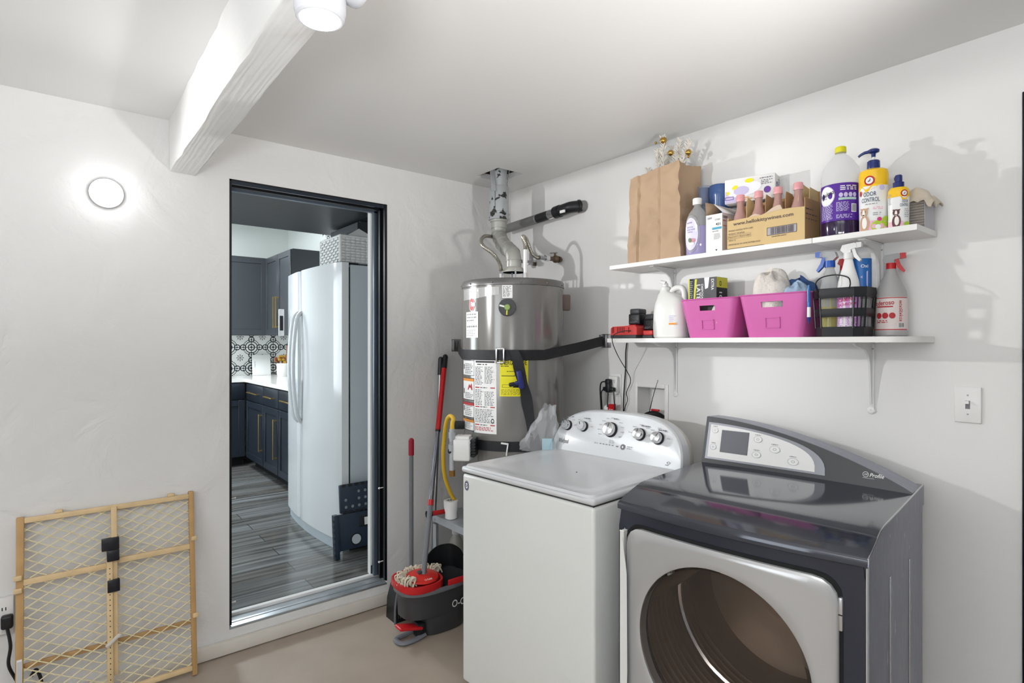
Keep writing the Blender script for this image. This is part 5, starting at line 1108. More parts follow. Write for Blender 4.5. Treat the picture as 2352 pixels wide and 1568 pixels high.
# --- upper shelf
mKraft = M('brown_kraft_paper', (178, 150, 122), 0.75, bump=0.35, bscale=14, var=0.08, vscale=7)
t = item('paper_bag', 'tall brown paper bag at the left end of the upper shelf', 'paper bag', -1.248, -0.103, UZ)
q = MB(); nz_ = 40; base_ = []
def bagring(z, f_):
    out = []; w_, d_ = 0.145-0.012*f_, 0.086-0.006*f_; n = 96
    for k in range(n):
        s_ = k/n*4; e = int(s_); fr = s_-e
        if e == 0: p = (-w_+2*w_*fr, -d_)
        elif e == 1: p = (w_, -d_+2*d_*fr)
        elif e == 2: p = (w_-2*w_*fr, d_)
        else: p = (-w_, d_-2*d_*fr)
        if e in (1, 3): p = (p[0]*(1-0.16*f_*math.sin(fr*PI)), p[1])
        nn = mnoise.noise(Vector((p[0]*9, p[1]*9, z*7)))*0.010*min(1, z*8)+(abs(mnoise.noise(Vector((p[0]*6+z*9+5, p[1]*6, z*13-p[0]*9))))*0.022-abs(mnoise.noise(Vector((p[0]*14-z*14, 3.3, z*11+p[0]*10))))*0.014)*min(1, z*8)*(1.1-0.6*f_)-(0.007 if e == 0 and abs(fr-0.22) < 0.02 else 0)-(0.005 if e == 0 and abs(fr-0.62) < 0.02 else 0)
        out.append((p[0]+(nn if e in (1,) else (-nn if e == 3 else nn*0.3)), p[1]+(-nn+0.004 if e == 0 else (nn if e == 2 else 0)), z+(0.006*mnoise.noise(Vector((p[0]*60, p[1]*60, 1))) if f_ == 1 else 0)+0.012*f_*(p[0]/w_)))
    return out
rings = [bagring(0.405*i/nz_, i/nz_) for i in range(nz_+1)]
rin = [[(p[0]*0.975, p[1]*0.955, p[2]) for p in r_] for r_ in reversed(rings[3:])]
q.loft(rings+rin, mKraft); q.build('body', t, smooth_angle=24)
t = thing('christmas_spray', 'white feathery christmas sprays with gold balls sticking out of the paper bag', 'christmas decoration', (-0.10, -1.25, 2.10)); rn = random.Random(21)
mFea = M('white_feather', (230, 224, 214), 0.8); mGB = M('gold_ball', (196, 158, 78), 0.2, 0.9)
for (dy, dx, hz, tl) in ((-0.01, -0.02, 0.235, 0.01), (-0.045, 0.01, 0.215, -0.03), (-0.085, -0.01, 0.185, -0.05), (0.025, 0.0, 0.19, 0.02), (0.0, 0.03, 0.20, -0.01), (-0.065, 0.02, 0.16, -0.02), (0.07, 0.0, 0.12, 0.03)):
    q = MB(); top = Vector((dx, dy+tl, hz)); bot = Vector((dx*0.4, dy*0.5, 0.0)); q.tube([bot, bot.lerp(top, 0.6)+Vector((0, 0.004, 0)), top], 0.0016, mFea, 5)
    for k in range(80):
        f_ = rn.uniform(0.45, 1.0); p = bot.lerp(top, f_); a = rn.uniform(0, 2*PI); l_ = 0.022*(1.15-0.5*f_); q.tube([p, p+Vector((math.cos(a)*l_, math.sin(a)*l_, l_*0.9))], [0.0032, 0.0018], mFea, 4)
    q.build('feather', t)
for (dx, dy, dz, r_) in ((-0.02, -0.004, 0.222, 0.016), (-0.04, -0.058, 0.148, 0.013), (-0.02, -0.135, 0.135, 0.013), (-0.03, 0.030, 0.218, 0.006), (-0.01, -0.128, 0.120, 0.006)):
    q = MB(); q.sph((dx, dy, dz), r_, mGB, 16); q.build('gold_ball', t)

mLav = M('lavender_liquid', (190, 180, 226), 0.08, trans=0.35, ior=1.2, coat=0.4); mPet = M('clear_bottle', (252, 253, 254), 0.1, trans=0.78, ior=1.04, coat=0.3); mLavL = M('lavender_label', (214, 208, 238), 0.4)
t = item('soap_bottle', 'clear lavender soap refill bottle with white cap beside the paper bag', 'soap bottle', -1.448, -0.150, UZ)
q = MB(); q.lathe([(0.046, 0.0), (0.050, 0.006), (0.050, 0.10), (0.0495, 0.120)], mLav, 36, sy=0.72); q.lathe([(0.0497, 0.1205), (0.048, 0.150), (0.038, 0.178), (0.020, 0.200), (0.0145, 0.208), (0.0145, 0.216)], mPet, 36, sy=0.74)
Dc = Decal(q, curved(0.052, 0.74)); P = []
for k in range(24): a = 2*PI*k/24; P.append((-0.006+math.cos(a)*0.033, 0.088+math.sin(a)*0.068))
Dc.ell(-0.006, 0.088, 0.040, 0.078, mPet, 0.0012, n=32); Dc.ell(-0.006, 0.088, 0.033, 0.068, mLavL, 0.002, n=32); Dc.poly([(-0.036, 0.075), (0.022, 0.096), (0.024, 0.120), (0.012, 0.145), (-0.006, 0.154), (-0.024, 0.145), (-0.036, 0.118)], mPaper, 0.0025)
Dc.text('GENTLE &', -0.010, 0.116, 0.0085, mPrintG, 0.003, width=0.030); Dc.text('HAND SOAP', -0.006, 0.106, 0.0085, mPrintG, 0.003, width=0.040); Dc.text('REFILL', -0.008, 0.096, 0.0075, mPrintG, 0.003, width=0.026); Dc.text('equate', -0.012, 0.136, 0.010, M('violet_ink', (92, 66, 150), 0.5), 0.003, width=0.026)
Dc.ell(0.004, 0.060, 0.011, 0.009, M('pink_fruit', (206, 140, 150), 0.5), 0.003); Dc.ell(-0.008, 0.062, 0.008, 0.010, M('olive_leaf', (96, 120, 84), 0.5), 0.0035, rot=0.5); Dc.ell(0.002, 0.046, 0.009, 0.006, mPaper, 0.004)
q.build('body', t); q = MB(); q.lathe([(0.0185, 0.214), (0.0190, 0.217), (0.0190, 0.238), (0.017, 0.241)], mWhite, 30); q.build('cap', t)

t = item('bulb_carton', 'open white light bulb carton between the soap bottle and the wine carton', 'carton', -1.548, -0.108, UZ)
mCart = M('white_carton', (232, 230, 228), 0.55); mCartP = M('carton_rosy_side', (212, 198, 200), 0.55)
q = MB(); w2, d2_, h2 = 0.036, 0.078, 0.152
q.box(-w2, w2, -d2_, -d2_+0.0015, 0, h2, mCart); q.box(-w2, w2, d2_-0.0015, d2_, 0, h2, mCart); q.box(-w2, -w2+0.0015, -d2_+0.0015, d2_-0.0015, 0, h2, mCart); q.box(w2-0.0015, w2, -d2_+0.0015, d2_-0.0015, 0, h2+0.004, mCartP); q.box(-w2, w2, -d2_, d2_, 0, 0.0015, mCart)
Dc = Decal(q, flat(-d2_)); Dc.text('100W', -0.020, 0.138, 0.012, mPrintG, width=0.022, bold=True); Dc.text('cree', 0.016, 0.130, 0.013, mPrintG, width=0.022); Dc.text('421', 0.020, 0.110, 0.014, mPrint, width=0.020, bold=True); Dc.rect(-0.008, 0.090, 0.034, 0.099, M('aqua_stripe', (72, 160, 190), 0.5)); Dc.lines(-0.006, 0.080, 0.034, 0.086, 1, mPrintG, seed=2, wl=0.005); Dc.lines(0.0, 0.050, 0.03, 0.074, 5, mPrintL, seed=3, wl=0.004); Dc.poly([(0.006, 0.010), (0.016, 0.010), (0.011, 0.003)], mPrint)
Dc = Decal(q, side(w2, 1)); Dc.text('100W', -0.058, 0.138, 0.015, mPrint, width=0.032, bold=True); Dc.lines(-0.072, 0.120, -0.040, 0.128, 1, mPrintR, seed=2, wl=0.005); Dc.lines(-0.072, 0.100, -0.045, 0.106, 1, mPrintR, seed=4, wl=0.004); Dc.rect(-0.035, 0.0, 0.010, 0.026, mPrint)
q.build('box', t)
q = MB(); q.add([(-w2, -d2_+0.002, h2), (-w2-0.004, -d2_+0.002, h2+0.055), (-w2-0.004, 0.03, h2+0.060), (-w2, 0.05, h2)], [(0, 1, 2, 3)], mKraft)
q.add([(w2, -d2_+0.006, h2+0.003), (w2-0.046, -d2_+0.016, h2+0.045), (w2-0.040, 0.020, h2+0.040), (w2+0.014, d2_-0.01, h2+0.022), (w2+0.003, d2_-0.002, h2+0.003)], [(0, 1, 2, 3, 4)], mCart); q.build('flap', t, solid=0.0012)
t = item('blue_tumbler', 'dark blue plastic tumbler with a clear cup behind the open carton', 'tumbler', -1.487, -0.045, UZ)
q = MB(); q.lathe([(0.036, 0.0), (0.038, 0.006), (0.040, 0.25), (0.0425, 0.258), (0.0425, 0.300), (0.039, 0.305)], M('slate_blue_plastic', (62, 92, 146), 0.2, coat=0.3), 36); q.build('body', t)
t = item('clear_pitcher', 'clear plastic cup with blue inside behind the white soap cap', 'cup', -1.421, -0.055, UZ)
q = MB(); q.lathe([(0.030, 0.0), (0.032, 0.01), (0.036, 0.30), (0.037, 0.312), (0.034, 0.312), (0.030, 0.02)], M('clear_cup', (214, 222, 236), 0.06, trans=0.85, ior=1.1), 30, sx=0.75, sy=0.75); q.build('body', t); q = MB(); q.lathe([(0.024, 0.235), (0.0265, 0.30), (0.0245, 0.305)], M('slate_blue_plastic', (62, 92, 146), 0.2), 24, sx=0.9, sy=0.9); q.build('liner', t)

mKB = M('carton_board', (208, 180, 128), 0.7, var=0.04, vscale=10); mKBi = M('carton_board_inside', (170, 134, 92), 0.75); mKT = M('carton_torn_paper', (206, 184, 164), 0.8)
t = item('wine_carton', 'low brown wine bottle carton with torn front on the upper shelf', 'carton', -1.757, -0.128, UZ)
w2, d2_ = 0.149, 0.062; q = MB()
fr_top = [(-w2, 0.112), (-0.100, 0.113), (-0.060, 0.114), (-0.048, 0.120), (-0.035, 0.123), (-0.020, 0.118), (-0.012, 0.114), (0.010, 0.120), (0.030, 0.132), (0.050, 0.139), (0.062, 0.139), (0.070, 0.122), (0.10, 0.121), (w2, 0.117)]
q.prism([(-w2, 0), (w2, 0)]+list(reversed([(a, min(b_, 0.118) if False else b_) for a, b_ in fr_top])), -d2_, -d2_+0.003, mKB, 'y')
q.box(-w2, -w2+0.003, -d2_+0.003, d2_, 0, 0.125, mKB); q.box(w2-0.003, w2, -d2_+0.003, d2_, 0, 0.150, mKBi); q.box(-w2, w2, d2_-0.003, d2_, 0, 0.19, mKBi); q.box(-w2, w2, -d2_, d2_, 0, 0.003, mKB)
Dc = Decal(q, flat(-d2_, 0, 0)); mInk = M('carton_ink', (88, 72, 74), 0.7)
Dc.poly([(-0.058, 0.1145), (-0.048, 0.120), (-0.035, 0.123), (-0.020, 0.118), (-0.012, 0.1145)], mKT); Dc.poly([(0.004, 0.117), (0.030, 0.132), (0.050, 0.139), (0.062, 0.139), (0.069, 0.123), (0.04, 0.120)], mKT)
Dc.text('www.hellokittywines.com', -0.006, 0.097, 0.0185, mInk, width=0.232, bold=True)
for k, (tx, wd) in enumerate((('FRAGILE HANDLE WITH CARE', 0.100), ('PRODUCT OF JAPAN', 0.066), ('HELLO KITTY MUSTO SAKE', 0.088), ('200ml 12', 0.030))): Dc.text(tx, -0.142+wd/2, 0.072-k*0.0125, 0.0085, mInk, width=wd)
Dc.text('IMPORTED BY IWI WINE DISTRIBUTION', -0.142+0.064, 0.0175, 0.0085, mInk, width=0.128); Dc.frame(-0.145, 0.0405, -0.050, 0.0545, 0.0007, mInk)
Dc.frame(0.012, 0.032, 0.122, 0.062, 0.0018, mInk); Dc.rect(0.014, 0.034, 0.120, 0.060, mPrintL, 0.0007); Dc.bars(0.026, 0.035, 0.112, 0.059, mInk, 34, 0.0014); Dc.lines(0.030, 0.024, 0.10, 0.029, 1, mInk, seed=5, wl=0.004)
Dc = Decal(q, side(w2, 1)); Dc.lines(-0.055, 0.108, 0.03, 0.116, 1, mInk, seed=2, wl=0.02); Dc.lines(-0.055, 0.090, 0.04, 0.098, 1, mInk, seed=3, wl=0.02); Dc.lines(-0.055, 0.074, 0.04, 0.080, 1, mInk, seed=4, wl=0.02)
q.build('box', t)
q = MB()
for k in range(3): x_ = -0.074+k*0.0745; q.prism([(-0.052, 0.004), (0.056, 0.004), (0.056, 0.168), (0.02, 0.170), (0.0, 0.185), (-0.045, 0.196-0.004*k), (-0.052, 0.16)], x_-0.001, x_+0.001, mKBi if k else mKB, 'x')
q.box(-w2+0.004, w2-0.004, 0.001, 0.003, 0.004, 0.165, mKBi); q.prism([(-0.05, 0.12), (0.055, 0.12), (0.055, 0.200), (-0.03, 0.215)], w2-0.032, w2-0.030, mKB, 'x'); q.prism([(-0.02, 0.12), (0.058, 0.12), (0.058, 0.19), (-0.01, 0.195)], w2-0.006, w2-0.0045, mKB, 'x')
q.build('divider', t)
mBott = M('dusky_rose_glass', (176, 136, 128), 0.16, coat=0.3); mPinkC = M('pink_foil_cap', (226, 160, 162), 0.3); bots = []
lbs = ['pink capped bottle at the left end of the wine carton', 'second pink capped bottle from the left in the wine carton', 'third pink capped bottle from the left in the wine carton', 'pink capped bottle at the right end of the wine carton']
bt = item('wine_bottle', lbs[0], 'bottle', -1.757+0.112, -0.156, UZ+0.004, 0, 'pink capped bottles in the wine carton')
q = MB(); q.lathe([(0.0265, 0), (0.028, 0.004), (0.028, 0.105), (0.024, 0.125), (0.0165, 0.145), (0.0138, 0.165), (0.0135, 0.188)], mBott, 26); q.build('body', bt)
q = MB(); q.lathe([(0.0155, 0.184), (0.0162, 0.187), (0.0162, 0.198), (0.0155, 0.199), (0.0158, 0.208), (0.0145, 0.210)], mPinkC, 26); q.build('cap', bt)
for k in range(1, 4): dup(bt, (-0.156, -1.757+0.112-0.0745*k, UZ+0.0044), None, lbs[k])
t = item('wipes_box', 'white and purple trash bag box with yellow knots lying on the wine carton', 'box', -1.640, -0.062, UZ+0.2005, 14)
q = MB(); q.box(-0.096, 0.096, -0.035, 0.045, 0.0, 0.098, mCart, r=0.002); Dc = Decal(q, flat(-0.035)); mPur = M('purple_ink', (104, 60, 150), 0.5); mLil = M('lilac_ink', (204, 194, 226), 0.5)
Dc.rect(-0.094, 0.002, -0.02, 0.05, mLil); Dc.ell(-0.020, 0.050, 0.066, 0.028, M('bag_white', (238, 238, 244), 0.4), 0.0012, rot=0.12); Dc.ell(-0.030, 0.046, 0.030, 0.018, mLil, 0.0016)
Dc.ell(0.000, 0.082, 0.017, 0.009, mYellow, 0.0018, n=8); Dc.ell(-0.055, 0.062, 0.013, 0.008, mYellow, 0.0018, n=8, rot=0.4); Dc.ell(-0.082, 0.042, 0.007, 0.007, mYellow, 0.0018, n=7); Dc.ell(0.068, 0.036, 0.013, 0.013, mPur, 0.0018); Dc.frame(-0.094, 0.014, -0.060, 0.027, 0.002, mPur, 0.0018)
Dc.lines(0.040, 0.080, 0.086, 0.088, 1, mPrintG, 0.0018, 7, wl=0.008, rag=0); Dc.lines(0.045, 0.058, 0.090, 0.078, 3, mPrintG, 0.0018, 4, wl=0.01); Dc.lines(-0.05, 0.006, 0.02, 0.02, 2, mOrange, 0.0018, 6, wl=0.02)
Dc = Decal(q, side(0.096, 1)); Dc.ell(-0.005, 0.052, 0.012, 0.017, mPur, inner=0.55); Dc.lines(0.012, 0.02, 0.04, 0.085, 7, mPrintL, seed=3, wl=0.006)
q.build('body', t)

mPurL = M('violet_label', (84, 38, 150), 0.3); mPurLiq = M('dark_violet_liquid', (40, 18, 58), 0.1, coat=0.5); mYCap = M('yellow_green_cap', (222, 214, 30), 0.35)
t = item('cleaner_bottle', 'large clear bottle of purple cleaner with yellow cap and violet label', 'bottle', -2.000, -0.128, UZ, 20)
q = MB(); pf = [(0.050, 0), (0.058, 0.004), (0.0605, 0.018), (0.0605, 0.048)]
rings = []
for (r_, z_) in pf: rings.append([(math.cos(2*PI*k/72)*r_*(1-0.02*(k % 6 < 2)), math.sin(2*PI*k/72)*r_*(1-0.02*(k % 6 < 2)), z_) for k in range(72)])
q.loft(rings, mPurLiq); q.build('liquid', t)
q = MB(); q.lathe([(0.0605, 0.049), (0.0605, 0.176)], mPurL, 60, cap=False); Dc = Decal(q, curved(0.0607), step=0.008)
for k in range(1): Dc.ell(-0.046, 0.137, 0.030, 0.034, mLil, 0.0004, inner=0.95); Dc.ell(-0.046, 0.137, 0.028, 0.032, mPaper, 0.0008)
Dc.text('Fabuloso', -0.044, 0.142, 0.020, mPrint, 0.0034, width=0.052, bold=True, rot=0.25, shear=0.2); Dc.lines(-0.060, 0.126, -0.030, 0.132, 1, mPrintG, 0.0014, 2, wl=0.008)
Dc.lines(0.000, 0.150, 0.056, 0.168, 3, mPaper, 0.0008, 5, wl=0.012, rag=0.1); 
for k in range(4): Dc.ell(0.002+k*0.0145, 0.135, 0.0062, 0.0078, mLil, 0.0008)
Dc.rect(-0.005, 0.118, 0.052, 0.126, M('mint_ink', (176, 206, 196), 0.5), 0.0008)
Dc.lines(-0.070, 0.056, -0.022, 0.108, 14, mLil, 0.0008, 7, wl=0.008, rag=0.1); Dc.lines(-0.012, 0.080, 0.028, 0.112, 8, mLil, 0.0008, 8, wl=0.008, rag=0.1); Dc.rect(0.034, 0.076, 0.052, 0.104, mPaper, 0.0008); Dc.bars(0.036, 0.078, 0.050, 0.102, mPrint, 12, 0.0012); Dc.lines(-0.012, 0.056, 0.046, 0.070, 3, mLil, 0.0008, 9, wl=0.01)
q.build('label', t)
q = MB(); q.lathe([(0.0600, 0.1765), (0.0606, 0.182), (0.0590, 0.188), (0.0606, 0.194), (0.0590, 0.200), (0.0606, 0.206), (0.060, 0.214), (0.055, 0.236), (0.040, 0.262), (0.024, 0.281), (0.0155, 0.288), (0.0175, 0.291), (0.0145, 0.293), (0.0145, 0.302)], mPet, 60); q.build('bottle', t)
q = MB(); q.lathe([(0.0175, 0.294), (0.0178, 0.296), (0.0172, 0.312), (0.015, 0.314)], mYCap, 40); q.build('cap', t)

mYel = M('golden_yellow', (246, 196, 26), 0.28, coat=0.3); mNavyP = M('navy_plastic', (24, 44, 108), 0.25, coat=0.3); mKiwi = M('kiwi_green', (176, 204, 62), 0.4); mPinkF = M('pink_print', (236, 178, 202), 0.4); mDog = M('dog_tan', (196, 160, 128), 0.6); mDogW = M('dog_white', (238, 232, 226), 0.6); mTxtN = M('slate_ink', (70, 86, 110), 0.5); mDogD = M('dog_brown', (98, 62, 62), 0.6)
def emblem(Dc, u, v, r, h): Dc.ell(u, v, r, r*1.02, mPrintR, h); Dc.ell(u, v, r*0.68, r*0.70, mPaper, h+0.0004); Dc.ell(u-r*0.05, v-r*0.1, r*0.30, r*0.16, mPrintG, h+0.0008, n=8, rot=0.6); Dc.ell(u+r*0.12, v+r*0.2, r*0.10, r*0.26, mPrintG, h+0.0008, n=6)
def dog(Dc, u, v, s_, body, head, h):
    Dc.ell(u, v+0.32*s_, 0.20*s_, 0.36*s_, body, h, rot=-0.05); Dc.ell(u+0.02*s_, v+0.36*s_, 0.10*s_, 0.24*s_, mDogW, h+0.0004); Dc.ell(u, v+0.06*s_, 0.16*s_, 0.10*s_, body, h+0.0002)
    Dc.ell(u-0.01*s_, v+0.80*s_, 0.15*s_, 0.17*s_, head, h+0.0006); Dc.poly([(u-0.17*s_, v+0.98*s_), (u-0.10*s_, v+0.80*s_), (u-0.03*s_, v+0.96*s_)], head, h+0.0005); Dc.poly([(u+0.03*s_, v+0.95*s_), (u+0.09*s_, v+0.80*s_), (u+0.19*s_, v+0.97*s_)], head, h+0.0005)
    Dc.ell(u-0.01*s_, v+0.76*s_, 0.055*s_, 0.15*s_, mDogW, h+0.0008); Dc.ell(u-0.01*s_, v+0.68*s_, 0.04*s_, 0.028*s_, mPrint, h+0.0012); Dc.ell(u-0.08*s_, v+0.82*s_, 0.018*s_, 0.018*s_, mPrint, h+0.0012); Dc.ell(u+0.06*s_, v+0.82*s_, 0.018*s_, 0.018*s_, mPrint, h+0.0012); Dc.ell(u-0.01*s_, v+0.60*s_, 0.02*s_, 0.025*s_, mPrintR, h+0.0012)
t = item('shampoo_bottle', 'yellow and white pump bottle reading odor control beside the purple cleaner', 'pump bottle', -2.106, -0.140, UZ, 16)
q = MB(); q.lathe([(0.038, 0), (0.0405, 0.004), (0.0415, 0.08), (0.0425, 0.150)], mWhite, 40, sy=0.72, cap=False); q.lathe([(0.0425, 0.150), (0.0430, 0.185), (0.040, 0.203), (0.030, 0.209), (0.016, 0.210)], mYel, 40, sy=0.72); q.lathe([(0.038, 0), (0.0005, 0.0005)], mWhite, 40, sy=0.72, cap=False)
Dc = Decal(q, curved(0.0432, 0.72), step=0.006); Dc.poly([(-0.052, 0.150), (-0.052, 0.138), (-0.036, 0.130), (-0.018, 0.131), (0.0, 0.140), (0.014, 0.149), (0.03, 0.152), (0.0, 0.156), (-0.02, 0.158), (-0.04, 0.156)], mYel, 0.0006)
emblem(Dc, -0.010, 0.167, 0.0155, 0.001); Dc.text('ODOR', -0.010, 0.122, 0.020, mTxtN, 0.001, width=0.038, bold=True); Dc.text('CONTROL', -0.008, 0.103, 0.020, mTxtN, 0.001, width=0.054, bold=True); Dc.lines(-0.022, 0.088, 0.012, 0.092, 1, mPrintG, 0.001, 3, wl=0.008, rag=0); Dc.lines(0.0, 0.070, 0.03, 0.080, 2, mPinkF, 0.001, 4); Dc.lines(0.0, 0.050, 0.03, 0.062, 2, mPrintL, 0.001, 5)
Dc.ell(0.026, 0.141, 0.008, 0.009, mLil, 0.001); Dc.ell(-0.040, 0.128, 0.005, 0.009, mPrintR, 0.001)
Dc.rect(-0.045, 0.002, 0.055, 0.034, mPinkF, 0.0008); Dc.ell(0.014, 0.016, 0.020, 0.018, mKiwi, 0.0012); Dc.ell(0.014, 0.013, 0.008, 0.008, mPaper, 0.0016); Dc.ell(0.042, 0.030, 0.016, 0.018, mKiwi, 0.0014, rot=0.7); Dc.ell(0.018, 0.038, 0.007, 0.007, M('magenta_print', (206, 60, 120), 0.5), 0.0016, n=7); dog(Dc, -0.026, 0.0, 0.080, mDog, mDog, 0.0018)
q.build('body', t)
q = MB(); q.lathe([(0.0185, 0.210), (0.019, 0.213), (0.0185, 0.235), (0.016, 0.238)], mNavyP, 32); q.cyl((0, 0, 0.236), (0, 0, 0.255), 0.004, mWhite); q.lathe([(0.006, 0.250), (0.007, 0.262), (0.017, 0.266), (0.0175, 0.273), (0.012, 0.277)], mNavyP, 30, sx=1.0); q.tube([(-0.010, 0, 0.270), (-0.025, 0, 0.269), (-0.036, 0, 0.264), (-0.043, 0, 0.258)], [0.0055, 0.005, 0.0042, 0.0036], mNavyP, 10); q.build('pump', t)
t = item('pet_spray', 'small yellow and white spray bottle with a puppy picture next to the odor control bottle', 'spray bottle', -2.181, -0.150, UZ, 12)
q = MB(); q.lathe([(0.026, 0), (0.028, 0.004), (0.0295, 0.105)], mWhite, 36, sy=0.75, cap=False); q.lathe([(0.0295, 0.105), (0.0285, 0.122), (0.022, 0.130), (0.012, 0.131)], mYel, 36, sy=0.75); q.lathe([(0.026, 0), (0.0005, 0.0005)], mWhite, 36, sy=0.75, cap=False)
Dc = Decal(q, curved(0.0300, 0.75), step=0.005); Dc.rect(-0.042, 0.098, 0.042, 0.106, mYel, 0.0004); Dc.poly([(0.006, 0.100), (0.012, 0.088), (0.024, 0.088), (0.032, 0.100)], mYel, 0.0005); emblem(Dc, 0.018, 0.108, 0.0105, 0.0008); Dc.text('ODOR', 0.020, 0.082, 0.013, mTxtN, 0.001, width=0.018, bold=True); Dc.text('CONTROL', 0.018, 0.070, 0.013, mTxtN, 0.001, width=0.026, bold=True); Dc.lines(-0.030, 0.075, -0.018, 0.11, 8, mPrintL, 0.001, 4, wl=0.004); Dc.rect(-0.030, 0.002, 0.014, 0.020, mPinkF, 0.0006); Dc.lines(0.018, 0.03, 0.034, 0.06, 5, mPrintL, 0.001, 6, wl=0.005); Dc.ell(0.026, 0.010, 0.010, 0.008, mKiwi, 0.001); dog(Dc, -0.004, 0.0, 0.060, mDogD, mDogD, 0.0012)
q.build('body', t); q = MB(); q.lathe([(0.0155, 0.130), (0.0155, 0.147), (0.012, 0.149)], mNavyP, 28); q.lathe([(0.0105, 0.148), (0.0105, 0.168), (0.0085, 0.171)], mNavyP, 24); q.box(-0.012, 0.0, -0.004, 0.004, 0.155, 0.166, mNavyP, r=0.002); q.build('spray_cap', t)
t = item('tissue_carton', 'grey paper carton under a beige cloth at the right end of the upper shelf', 'carton', -2.196, -0.060, UZ)
mCorr = M('grey_corrugated_card', (150, 142, 134), 0.8, bump=0.6, bscale=90); q = MB()
for k in range(11): q.box(-0.044+0.0006*(k % 2), 0.044-0.0006*((k+1) % 2), -0.050, 0.050, k*0.0086, k*0.0086+0.0082, mCorr, r=0.002, seg=1)
q.box(0.0435, 0.0445, -0.050, 0.050, 0, 0.094, M('pale_card_edge', (196, 194, 198), 0.7)); q.build('stack', t)
q = MB(); mCl = M('beige_cloth', (206, 194, 176), 0.85, bump=0.4, bscale=70)
def cf(u, v):
    x_ = -0.062+0.125*u; y_ = -0.060+0.115*v; return (x_+0.006*math.sin(v*9), y_, 0.098+0.022*abs(mnoise.noise(Vector((u*3.1, v*3.1, 2.2))))*2-0.030*max(0, (u-0.86)/0.14)-0.02*max(0, (0.12-v)/0.12))
q.grid(cf, 30, 26, mCl); q.build('cloth', t, solid=0.003)

# --- lower shelf
t = item('battery_charger', 'red battery charger at the left end of the lower shelf', 'charger', -1.068, -0.120, LZ)
mRedC = M('charger_red', (214, 70, 66), 0.35); q = MB(); q.box(-0.080, 0.074, -0.055, 0.055, 0, 0.016, mDkGrey, r=0.003); q.prism([(-0.080, 0.016), (0.078, 0.016), (0.078, 0.050), (0.065, 0.060), (-0.066, 0.056), (-0.078, 0.048)], -0.053, 0.053, mRedC, 'y')
for x_ in (-0.070, -0.062, -0.038, -0.028, -0.018, -0.008, 0.002, 0.030): q.box(x_, x_+0.004, -0.0545, -0.045, 0.026, 0.053, M('charger_slot', (120, 26, 26), 0.6))
q.build('housing', t); q = MB(); q.box(0.020, 0.060, -0.04, 0.04, 0.056, 0.064, mRed, r=0.002); q.build('dock', t)
def battery(label, y, x, z, rz, ry=0):
    t = item('battery_pack', label, 'battery', y, x, z, rz); t.rotation_euler = (0, R(ry), R(-90+rz))
    q = MB(); q.box(-0.030, 0.030, -0.038, 0.038, 0.0, 0.050, mBlack, r=0.006, seg=3); q.box(-0.026, 0.026, -0.034, 0.034, 0.048, 0.074, mDkGrey, r=0.007, seg=3); q.box(-0.031, -0.026, -0.02, 0.02, 0.01, 0.04, mDkGrey, r=0.002); Dc = Decal(q, flat(-0.038)); Dc.lines(-0.02, 0.006, 0.02, 0.016, 2, mPrintG, seed=4, wl=0.006); Dc.ell(0, 0.034, 0.012, 0.008, mDkGrey, inner=0.8); q.build('case', t)
battery('black battery pack sitting on the red charger', -1.108, -0.115, LZ+0.0645, 8, 0)
t = item('battery_charger', 'second smaller red charger holding the tilted battery beside the white jug', 'charger', -1.193, -0.110, LZ); q = MB(); q.box(-0.030, 0.026, -0.045, 0.045, 0, 0.014, mDkGrey, r=0.003); q.box(-0.028, 0.024, -0.043, 0.043, 0.014, 0.036, mRedC, r=0.005); q.build('housing', t)
battery('black battery pack leaning between the charger and the white jug', -1.186, -0.100, LZ+0.0375, -6, 0)
t = item('detergent_jug', 'big white detergent jug with a spout beside the smaller pink basket', 'jug', -1.300, -0.118, LZ)
mJ = M('white_hdpe', (228, 228, 224), 0.32); q = MB()
def jr(w_, d_, z, cx_=0.0): return [(cx_+math.copysign(abs(math.cos(2*PI*k/40))**0.62, math.cos(2*PI*k/40))*w_, math.copysign(abs(math.sin(2*PI*k/40))**0.62, math.sin(2*PI*k/40))*d_, z) for k in range(40)]
q.loft([jr(0.074, 0.05, 0), jr(0.080, 0.056, 0.006), jr(0.083, 0.058, 0.05), jr(0.080, 0.057, 0.11), jr(0.074, 0.054, 0.150), jr(0.068, 0.048, 0.170), jr(0.048, 0.036, 0.195, -0.016), jr(0.026, 0.026, 0.206, -0.030), jr(0.022, 0.022, 0.215, -0.034)], mJ)
q.tube([(-0.008, 0, 0.196), (0.012, 0, 0.218), (0.045, 0, 0.222), (0.062, 0, 0.205), (0.064, 0, 0.17), (0.062, 0, 0.15)], 0.0125, mJ, 14, sm=5)
Dc = Decal(q, flat(-0.0575)); q.build('body', t)
q = MB(); q.lathe([(0.021, 0.212), (0.0215, 0.214), (0.0215, 0.228), (0.017, 0.231)], mJ, 30, c=(-0.034, 0)); q.cyl((-0.034, 0, 0.228), (-0.036, 0, 0.246), 0.013, mWhite, 0.011); q.cyl((-0.030, -0.006, 0.246), (-0.054, -0.010, 0.254), 0.0095, mWhite, 0.008, n=14); q.build('spout', t)
q = MB(); Dc = Decal(q, flat(-0.0585)); Dc.rect(0.024, 0.058, 0.062, 0.066, mOrange); Dc.lines(0.026, 0.07, 0.055, 0.10, 4, mLil, seed=4, wl=0.006); q.build('label', t)

